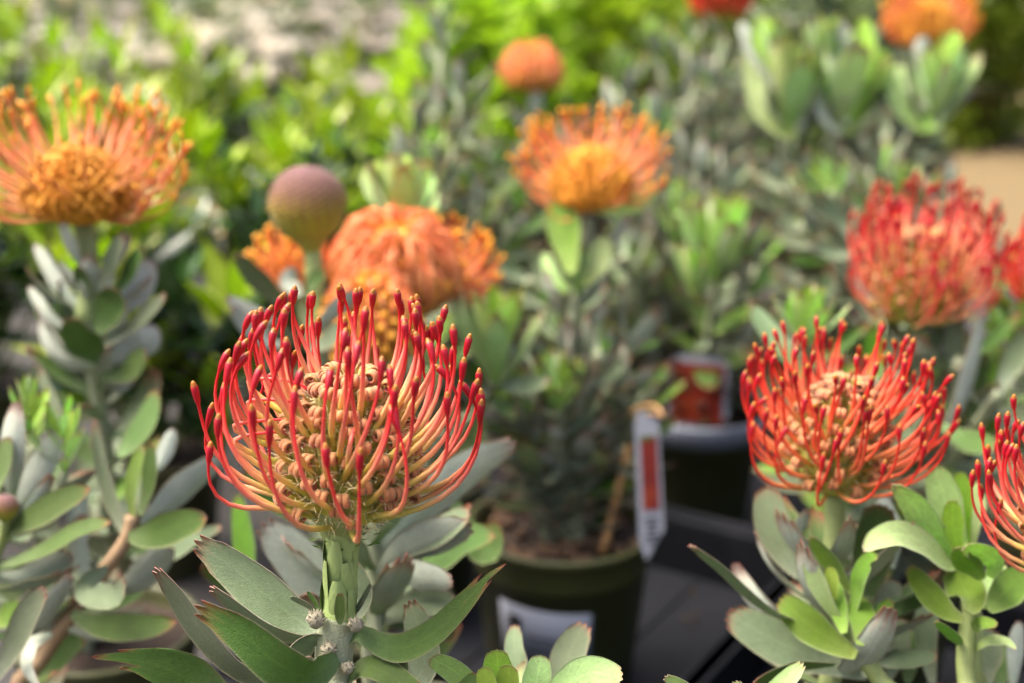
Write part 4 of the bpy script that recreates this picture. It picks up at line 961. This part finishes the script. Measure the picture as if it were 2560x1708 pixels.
# ---- 11 the second pot, red picture tag
dQ = 1.40
pq = P(1745, 1150, dQ)
pt2 = simple_plant('pincushion plant in second olive pot with pale grey collar and red picture label', pq.x, pq.y,
    [(P(1795, 690, 1.27), 'leafy', dict(n=28)), (P(1650, 620, dQ), 'leafy', dict(n=34)), (P(1560, 700, dQ-0.05), 'leafy', dict(n=34)), (P(1900, 640, dQ), 'leafy', dict(n=30)), (P(1700, 760, dQ-0.04), 'leafy', dict(n=30)), (P(1850, 780, dQ+0.02), 'leafy', dict(n=30))], random.Random(73), fill=0, chips=10)
young_tip(pt2, 1795, 715, 190, 250, 1.26, 8, 13); young_tip(pt2, 1735, 745, 100, 150, 1.25, 9, 7)
mb = MB(); mb.lathe([(0.0640, 0.099), (0.0662, 0.0995), (0.0690, 0.1195), (0.0684, 0.1215), (0.0655, 0.121), (0.0640, 0.112)], 36, close=False)
link('collar', mb.mesh('collar', M['grey_plastic']), pt2)
tag_card(pt2, P(1745, 985, dQ-0.075), 0.058, 0.072, M['picture'], R(-8), R(-14), pic=(0.05, 0.90, 0.10, 0.90), name='picture_label')
mb = MB(); q = P(1755, 1070, dQ-0.07)-pt2.location; mb.box(q+Vector((0, 0.004, -0.02)), 0.012, 0.0012, 0.07)
link('label_stake', mb.mesh('label_stake', M['grey_plastic'], False), pt2)

# ---- 12 third red flower
dR = 0.99
r3 = simple_plant('pincushion plant with rounded red cup-shaped flower, upper right of the scarlet one', 0.275, 0.965,
    [(P(2290, 830, dR), 'leafy', dict(n=28, u1=0.9)), (P(2010, 830, 0.90), 'leafy', dict(n=26)), (P(2400, 900, 0.95), 'leafy', dict(n=26)), (P(2180, 950, 0.93), 'leafy', dict(n=26)), (P(2500, 980, 0.92), 'leafy', dict(n=26))], random.Random(77), fill=2, fillh=0.2)
stem_obj(r3, [P(2290, 835, dR), P(2290, 800, dR)], 0.0055, 0.0055, 'stem', 4, name='flower_stalk')
flower_head(r3, P(2290, 805, dR), Vector((0.02, -0.05, 1)), 'red', n_st=130, style='red_style', seed=79, e0=(14, 66), e1=(80, 106), L=(0.060, 0.050), n_curl=110, hairs=0, scale=1.15, thick=0.95)
G = lambda pts, *a, **k: pix_leaf(r3, [(1740+x*0.349, 760+y*0.349) for x, y in pts], *a, **k)
G([(760, 520), (640, 330), (500, 150), (390, 20)], 72, 'pale', 0.88, 0.86, roll=30, top=False)
G([(1800, 900), (1900, 700), (2000, 400), (2060, 60)], 92, 'silver', 0.90, 0.93, roll=45, top=False)
G([(1750, 860), (1880, 960), (2040, 1010), (2150, 1030)], 76, 'green', 0.86, 0.84, roll=30)
G([(830, 300), (760, 160), (720, 40), (690, -60)], 64, 'lime', 0.90, 0.89, roll=20)
G([(800, 320), (850, 150), (840, 0), (800, -70)], 60, 'fresh', 0.90, 0.89, roll=15)

young_tip(r3, 2010, 860, 210, 170, 0.89, 12, 13)
# ---- 13 flower cut by the right edge, further back
r4 = simple_plant('pincushion plant cut by the right edge with blurred vermilion flower head', 0.455, 1.06,
    [(P(2590, 800, 1.04), 'leafy', dict(n=28, u1=0.95)), (P(2450, 640, 1.12), 'leafy', dict(n=28)), (P(2540, 860, 1.0), 'shoot', dict(n=24))], random.Random(81), fill=2, fillh=0.2)
flower_head(r4, P(2640, 790, 1.04), Vector((0, -0.05, 1)), 'scarlet', n_st=140, style='scarlet_style', seed=83, e0=(15, 76), e1=(88, 112), L=(0.056, 0.046), n_curl=80, single=False, thick=1.2)
stem_obj(r4, [P(2590, 800, 1.04), P(2620, 840, 1.04), P(2640, 790, 1.04)], 0.005, 0.005, 'stem', 6, name='flower_stalk')

# ---- 14 round coral head, back middle
dK = 1.72
k1 = simple_plant('pincushion plant at the back with small ball-shaped coral flower head', 0.03, 1.62,
    [(P(1330, 290, dK), 'leafy', dict(n=34, u1=0.95)), (P(1180, 330, dK-0.1), 'leafy', dict(n=34)), (P(1450, 300, dK), 'leafy', dict(n=34)), (P(1550, 230, dK+0.05), 'leafy', dict(n=34)), (P(1250, 480, dK-0.15), 'leafy', dict(n=34))], random.Random(85), fill=2)
stem_obj(k1, [P(1330, 295, dK), P(1330, 225, dK)], 0.005, 0.005, 'stem', 4, name='flower_stalk')
closed_head(k1, P(1330, 228, dK), Vector((0, -0.05, 1)), 0.98, n=200, seed=15, R0=0.027, H0=0.036)

# ---- 15 silvery plants filling the middle distance
for (lab, x, y, tops, sd) in (
    ('tall silvery pincushion plant without flower, left of the ball-shaped coral head', -0.10, 1.42, [(1110, 70, 1.55), (1040, 260, 1.5), (1160, 210, 1.45), (1080, 420, 1.42), (1210, 480, 1.4), (1290, 560, 1.42)], 91),
    ('silvery pincushion plant between the two pots and the ball-shaped flower, no bloom of its own', 0.14, 1.32, [(1640, 330, 1.45), (1560, 470, 1.4), (1750, 400, 1.42), (1690, 560, 1.36), (1320, 700, 1.3), (1560, 640, 1.32)], 93),
    ('silvery pincushion plant directly left of the tall fresh green shoots', 0.20, 1.78, [(1640, 110, 1.85), (1720, 90, 1.9), (1800, 140, 1.85), (1560, 190, 1.8), (1700, 260, 1.75)], 95),
    ('silvery pincushion plant half hidden behind the rounded red flower', 0.395, 1.28, [(2080, 480, 1.3), (2180, 420, 1.32), (2000, 560, 1.28), (2260, 500, 1.3), (2140, 600, 1.22), (1960, 450, 1.35)], 97)):
    simple_plant(lab, x, y, [(P(*t), 'shoot' if (i % 3 == 0) else 'leafy', dict(n=34, rL=0.04, rn=12)) for i, t in enumerate(tops)], random.Random(sd), fill=2)

# ---- 16 tall fresh shoots, upper right
dS = 1.42
s16 = simple_plant('pincushion plant with tall fresh green shoots below orange flower at top right', 0.335, 1.50,
    [(P(1950, 190, dS), 'leafy', dict(n=30, u1=0.62)), (P(2080, 260, dS), 'leafy', dict(n=30, u1=0.62)), (P(2310, 260, dS), 'leafy', dict(n=30, u1=0.62)), (P(2200, 420, dS), 'leafy', dict(n=30)), (P(2310, 150, dS+0.1), 'leafy', dict(n=24, u1=0.8))], random.Random(99), fill=2)
G = lambda pts, *a, **k: pix_leaf(s16, [(1660+x*0.383, x2*0.383) for x, x2 in pts], *a, **k)
for (pts, w, mat, r, tp) in (([(860, 880), (800, 640), (720, 450), (690, 280)], 76, 'fresh', 10, True), ([(840, 900), (660, 740), (600, 500), (560, 250)], 66, 'pale', 45, True), ([(880, 880), (950, 640), (960, 450), (930, 240)], 66, 'pale', 30, False), ([(860, 700), (780, 450), (780, 280), (780, 120)], 60, 'pale', 25, False), ([(830, 700), (620, 380), (560, 220), (490, 140)], 60, 'pale', 30, False), ([(840, 640), (660, 330), (640, 200), (640, 100)], 56, 'lime', 20, True), ([(880, 900), (850, 820), (860, 680)], 48, 'fresh', 5, True),
                             ([(1180, 880), (1200, 760), (1180, 620), (1170, 480)], 62, 'fresh', 8, True), ([(1160, 880), (1050, 760), (1030, 640), (1010, 560)], 46, 'pale', 25, False), ([(1200, 880), (1320, 700), (1350, 540), (1390, 420)], 58, 'fresh', 35, True), ([(1200, 820), (1180, 520), (1150, 400), (1110, 290)], 62, 'pale', 25, False), ([(1220, 780), (1300, 480), (1320, 300), (1300, 100)], 62, 'lime', 25, True), ([(1200, 760), (1250, 430), (1200, 250), (1150, 120)], 56, 'pale', 20, False), ([(1240, 760), (1390, 560), (1430, 400), (1400, 330)], 52, 'lime', 20, True),
                             ([(1740, 860), (1720, 700), (1700, 540), (1720, 400)], 74, 'fresh', 8, True), ([(1760, 860), (1860, 700), (1960, 540), (2060, 380)], 62, 'pale', 38, True), ([(1780, 860), (1840, 760), (1930, 660), (2040, 580)], 56, 'pale', 40, False), ([(1740, 700), (1850, 430), (1880, 300), (1880, 200)], 60, 'lime', 20, True), ([(1730, 700), (1720, 460), (1700, 320), (1710, 230)], 60, 'pale', 20, False), ([(1700, 860), (1560, 700), (1520, 520), (1530, 420)], 60, 'pale', 30, True), ([(1740, 900), (1770, 830), (1760, 720)], 46, 'fresh', 5, True), ([(1750, 760), (1940, 420), (1930, 300), (1910, 190)], 48, 'pale', 30, False)):
    G(pts, w*1.0, mat if (mat != 'pale' or tp) else 'silver', dS-0.01, dS+(0.03 if r < 18 else -0.02)+0.0006*r, roll=r, top=tp, E=TEETH3, cup=0.3, wave=0.08)
for (cx, cy, w, h, sd) in ((1975, 330, 150, 250, 1), (2105, 320, 140, 230, 2), (2330, 310, 160, 220, 3), (1935, 200, 110, 170, 4), (2060, 180, 100, 150, 5)): young_tip(s16, cx, cy, w, h, dS, sd, 9)
stem_obj(s16, [P(2310, 155, dS+0.1), P(2312, 130, dS+0.09)], 0.005, 0.005, 'stem', 4, name='flower_stalk')
flower_head(s16, P(2312, 118, dS+0.09), Vector((0, -0.35, 1)), 'coral', n_st=140, style='coral_style', curl='orange_curl', core='dome_orange', n_curl=520, R0=0.029, H0=0.042, e0=(6, 66), e1=(60, 104), L=(0.038, 0.034), skip=lambda f, az: math.sin(az) < -0.45 and (f*37) % 1 < 0.85, single=False, seed=87, csize=0.0066, thick=1.2, scale=1.06)

# ---- 17 red-pink flower at the top edge
k2 = simple_plant('pincushion plant at the top edge with cropped rose-red flower head', 0.30, 2.02,
    [(P(1800, 70, 2.05), 'leafy', dict(n=34)), (P(1880, 130, 2.0), 'leafy', dict(n=34)), (P(1760, 200, 2.0), 'shoot', dict(n=34))], random.Random(101), fill=2)
stem_obj(k2, [P(1800, 75, 2.05), P(1800, 40, 2.05)], 0.006, 0.006, 'stem', 4, name='flower_stalk')
flower_head(k2, P(1800, 42, 2.05), Vector((0, -0.05, 1)), 'scarlet', n_st=170, style='scarlet_style', curl='pink_curl', seed=103, e0=(6, 76), e1=(80, 110), L=(0.052, 0.046), n_curl=60, single=False, thick=1.7, scale=1.15)

# ------------------------------------------------------------------ glossy shrubs, back left
def glossy_shrub(label, x, y, h, wid, nsh, seed, dark=0.35, lean=0.0, tall=0.0):
    rg = random.Random(seed)
    root = potted(label, x, y, cat='shrub', group='glossy-leaved shrubs at the back left', name='glossy_shrub', z=0.004)
    b0 = soil_pt(root); cnt = 0
    for k in range(nsh):
        a = rg.uniform(0, 6.28); q = math.sqrt(rg.random()); hh = h*rg.uniform(0.45, 1.0)*(1-0.25*q*q)*(1.3 if rg.random() < tall else 1.0)
        top = Vector((x+wid*q*math.cos(a)+lean*hh, y+wid*q*math.sin(a), hh))
        base = b0.lerp(Vector((top.x, top.y, b0.z)), 0.12)
        pts = stem_obj(root, [base, base.lerp(top, 0.5)+Vector((0, 0, 0.03)), top], 0.003, 0.0022, 'stem', 8, sides=5, name='twig')
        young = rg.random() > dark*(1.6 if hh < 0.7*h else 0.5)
        for i in range(9):
            if cnt >= 296: break
            f = i/8; t = (0.5+0.5*f)*8; kk = min(int(t), 7); p = pts[kk]+(pts[kk+1]-pts[kk])*(t-kk)
            az = i*2.39996+rg.uniform(-0.3, 0.3)+k; el = R(8+58*f+rg.uniform(-14, 14)); ax = (pts[kk+1]-pts[kk]).normalized()
            d = Vector((math.cos(az)*math.cos(el), math.sin(az)*math.cos(el), math.sin(el)))
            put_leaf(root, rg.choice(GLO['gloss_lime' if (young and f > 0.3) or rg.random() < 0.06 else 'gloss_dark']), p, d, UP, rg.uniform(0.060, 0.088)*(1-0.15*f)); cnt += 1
    return root
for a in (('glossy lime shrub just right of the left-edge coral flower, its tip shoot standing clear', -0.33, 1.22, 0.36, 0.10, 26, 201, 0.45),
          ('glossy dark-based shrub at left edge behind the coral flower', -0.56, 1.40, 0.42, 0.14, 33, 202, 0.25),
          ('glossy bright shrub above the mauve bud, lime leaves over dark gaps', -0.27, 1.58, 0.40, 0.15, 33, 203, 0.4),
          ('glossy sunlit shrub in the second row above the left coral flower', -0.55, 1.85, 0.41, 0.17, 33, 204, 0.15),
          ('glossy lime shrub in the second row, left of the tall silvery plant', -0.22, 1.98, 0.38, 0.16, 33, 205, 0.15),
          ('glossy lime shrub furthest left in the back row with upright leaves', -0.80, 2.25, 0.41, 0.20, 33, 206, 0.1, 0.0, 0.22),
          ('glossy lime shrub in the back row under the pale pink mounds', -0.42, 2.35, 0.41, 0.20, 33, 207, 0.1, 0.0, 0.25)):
    glossy_shrub(*a)

# ------------------------------------------------------------------ far plants
def foliage(mats, n, cx, cy, z0, z1, rx, ry, size, rg, shape='mound', wr=0.5):
    """n small solid-looking leaves (folded blades) through the volume of a crown."""
    mb = MB()
    for i in range(n):
        a = rg.uniform(0, 6.283); q = rg.random()**0.45; f = rg.random()
        if shape == 'mound': k = math.sqrt(max(0, 1-f*f*0.92))
        else: k = 0.75+0.25*math.sin(f*9+a*2)
        clump = 1+0.28*noise.noise(Vector((math.cos(a)*2.3+cx*9, math.sin(a)*2.3+cy*9, f*3)))
        c = Vector((cx+rx*k*q*clump*math.cos(a), cy+ry*k*q*clump*math.sin(a), z0+(z1-z0)*f*clump))
        d = Vector((rg.gauss(0, 1)+math.cos(a), rg.gauss(0, 1)+math.sin(a), rg.gauss(0.4, 0.8))).normalized()
        s = size*rg.uniform(0.7, 1.3); w = d.cross(Vector((rg.gauss(0, 1), rg.gauss(0, 1), rg.gauss(0, 1)))).normalized()*s*wr*0.5
        nn = d.cross(w).normalized()*s*0.12; o = len(mb.v)
        mb.v += [c, c+d*s*0.5+w+nn, c+d*s, c+d*s*0.5-w+nn, c+d*s*0.5-nn*0.6]
        mb.k += [(0, 0.5, 0.1, 1), (0, 0.5, 0.6, 1), (0, 0.5, 1, 1), (0, 0.5, 0.6, 1), (0, 0.5, 0.6, 0)]
        mb.f += [(o, o+1, o+4), (o+1, o+2, o+4), (o+2, o+3, o+4), (o+3, o, o+4)]
    return mb
def far_shrub(label, x, y, h, r, mat, n, size, seed, potmat='pot', shape='mound', name='shrub', cat='shrub', group='shrubs in the far background', pot=True, ry=None, z0=0.10):
    rg = random.Random(seed); root = thing(name, label, cat, Vector((x, y, 0)), group)
    if pot:
        mb = MB(); pr = min(r*0.62, 0.12); ph = 0.16
        mb.lathe([(0.0, 0.0), (pr*0.78, 0.0), (pr*0.96, ph*0.86), (pr*1.02, ph*0.88), (pr*1.04, ph), (pr*0.96, ph), (pr*0.93, ph*0.9), (0.0, ph*0.88)], 24, close=False)
        link('pot', mb.mesh('far_pot', M[potmat]), root)
    mb = MB()
    for k in range(7):
        a = k*0.9; mb.tube([Vector((0.01*math.cos(a), 0.01*math.sin(a), 0.1 if pot else 0)), Vector((r*0.3*math.cos(a), r*0.3*math.sin(a), h*0.5)), Vector((r*0.55*math.cos(a), r*0.55*math.sin(a), h*0.85))], [0.008, 0.006, 0.003], 5)
    link('stem', mb.mesh('far_stem', M['stem_brown']), root)
    mb = foliage(mat, n, 0, 0, z0, h, r, ry or r, size, rg, shape)
    stuff(link('foliage', mb.mesh('foliage', M[mat]), root))
    return root, rg
# pale pink mounds, top left
pink = [('pale pink flowering mound at the top left corner', -1.02, 3.0, 0.36, 0.24), ('pale pink flowering mound second from the left along the top', -0.62, 3.15, 0.36, 0.23), ('pale pink flowering mound third from left, above the sunlit leaves', -0.22, 3.3, 0.38, 0.22),
        ('pale pink flowering mound furthest back at the top left', -0.95, 3.9, 0.34, 0.30), ('pale pink flowering mound further back left of the olive hedge', -0.42, 4.1, 0.37, 0.28)]
for k, (lab, x, y, h, r) in enumerate(pink):
    root, rg = far_shrub(lab, x, y, h, r, 'far_grey', 2600, 0.035, 300+k, name='flowering_mound', cat='flowering shrub', group='pale pink mounds at the back', pot=False, z0=0.02)
    bm_ = MB()
    for c in range(44):
        a = rg.uniform(0, 6.28); q = rg.random()**0.5; p = Vector((r*q*math.cos(a), r*q*math.sin(a), h*math.sqrt(max(0.05, 1-q*q*0.85))*0.97))
        for i in range(110):
            u = p+Vector((rg.gauss(0, 0.030), rg.gauss(0, 0.030), rg.gauss(0, 0.006))); d = Vector((rg.gauss(0, 1), rg.gauss(0, 1), 0.7)).normalized(); s = 0.016; w = d.cross(UP).normalized()*s*0.4; o = len(bm_.v)
            bm_.v += [u, u+d*s*0.5+w, u+d*s, u+d*s*0.5-w, u+d*s*0.5-UP*0.002]; bm_.k += [(0, 0.5, 0.6, 1)]*4+[(0, 0.5, 0.6, 0)]
            bm_.f += [(o, o+1, o+4), (o+1, o+2, o+4), (o+2, o+3, o+4), (o+3, o, o+4)]
    stuff(link('blossom', bm_.mesh('blossom', M['blossom']), root))
# yellow-green bushes along the top
for k, (lab, x, y, h, r, mat) in enumerate((
    ('yellow-green bush at top centre, left of the ball-shaped coral head', -0.04, 2.55, 0.40, 0.20, 'far_lime'),
    ('yellow-green bush at top centre, right of the ball-shaped coral head', 0.18, 2.75, 0.44, 0.20, 'far_lime'),
    ('olive bush behind the yellow-green ones at top centre left', -0.12, 3.5, 0.46, 0.26, 'far_olive'),
    ('olive bush at top centre right behind the rose-red flower', 0.42, 3.3, 0.48, 0.24, 'far_olive'),
    ('dark green bush far back at the top centre', 0.12, 4.6, 0.50, 0.34, 'gloss_dark'),
    ('dark green bush far back above the tall fresh shoots', 0.72, 4.4, 0.55, 0.34, 'gloss_dark'),
    ('grey-green bush between the tall fresh shoots and rose-red flower', 0.52, 2.35, 0.43, 0.17, 'far_grey'))):
    far_shrub(lab, x, y, h, r, mat, 3000, 0.042 if mat != 'far_grey' else 0.05, 320+k)
# column-shaped hedge plants, top right
for k, (lab, x, y) in enumerate((('olive-lime hedge plant, first right of the tall fresh shoots', 1.10, 3.50), ('olive-lime hedge plant in the upper right corner by the frame edge', 1.42, 3.42), ('olive-lime hedge plant behind the first two at upper right', 1.22, 3.95), ('olive-lime hedge plant hidden most by the tall fresh shoots', 0.86, 3.75))):
    far_shrub(lab, x, y, 0.72, 0.19, 'far_olive' if k != 1 else 'far_lime', 3600, 0.04, 340+k, shape='column', group='hedge plants at the upper right', z0=0.02)
# blue crate far back
cr = thing('plastic_crate', 'blue plastic crate glimpsed between bushes at the top centre', 'crate', Vector((0.33, 3.95, 0.0)))
mb = MB(); mb.box((0, 0, 0.02), 0.40, 0.30, 0.02); link('crate_floor', mb.mesh('crate_floor', M['blue'], False), cr)
for (c, sx, sy) in (((0, -0.15, 0.21), 0.40, 0.012), ((0, 0.15, 0.21), 0.40, 0.012), ((-0.194, 0, 0.21), 0.012, 0.286), ((0.194, 0, 0.21), 0.012, 0.286)):
    mb = MB(); mb.box(c, sx, sy, 0.40)
    for k in range(3): mb.box((c[0]*1.03, c[1]*1.03, 0.08+0.14*k), sx+0.012, sy+0.012, 0.02)
    link('crate_side', mb.mesh('crate_side', M['blue'], False), cr)

# ------------------------------------------------------------------ trays on the cloth
def tray(label, x, y, w, l, rz):
    root = thing('nursery_tray', label, 'tray', Vector((x, y, 0.004)), 'black carrying trays under the pots'); root.rotation_euler.z = rz
    mb = MB(); mb.box((0, 0, 0.004), w-0.004, l-0.004, 0.006); link('tray_floor', mb.mesh('tray_floor', M['tray'], False), root)
    for (c, sx, sy) in (((0, -l/2, 0.03), w+0.01, 0.004), ((0, l/2, 0.03), w+0.01, 0.004), ((-w/2, 0, 0.03), 0.004, l-0.006), ((w/2, 0, 0.03), 0.004, l-0.006)):
        mb = MB(); mb.box(c, sx, sy, 0.052)
        k = (Vector(c).normalized()); k.z = 0; k.normalize()
        mb.box((c[0]+k.x*0.006, c[1]+k.y*0.006, 0.0575), sx+0.010, sy+0.010, 0.004)
        link('tray_wall', mb.mesh('tray_wall', M['tray'], False), root)
    for i in (1, 2):
        mb = MB(); mb.box((-w/2+w*i/3, 0, 0.0082), 0.004, l-0.02, 0.0022); link('tray_rib', mb.mesh('tray_rib', M['tray'], False), root)
    rg = random.Random(int(x*1000)); mb = MB()
    for i in range(70):
        c = Vector((rg.uniform(-w/2+0.01, w/2-0.01), rg.uniform(-l/2+0.01, l/2-0.01), 0.0085)); sz = rg.uniform(0.0015, 0.0042)
        mb.box(c, sz*1.4, sz, sz*0.7, Matrix.Rotation(rg.uniform(0, 6), 3, 'Z') @ Matrix.Rotation(rg.uniform(-0.5, 0.5), 3, 'X'))
    stuff(link('soil_crumb', mb.mesh('soil_crumbs', M['soil'], False), root))
    return root
TR = R(-32)
tray('black tray carrying the clearly visible olive pot', pc.x-0.02, pc.y+0.02, 0.30, 0.42, TR)
tray('black tray on the right under the scarlet flower, beside the slanting gap', 0.245, 0.80, 0.30, 0.55, TR)
tray('black tray under the second olive pot', pq.x+0.10, pq.y+0.07, 0.30, 0.40, TR)
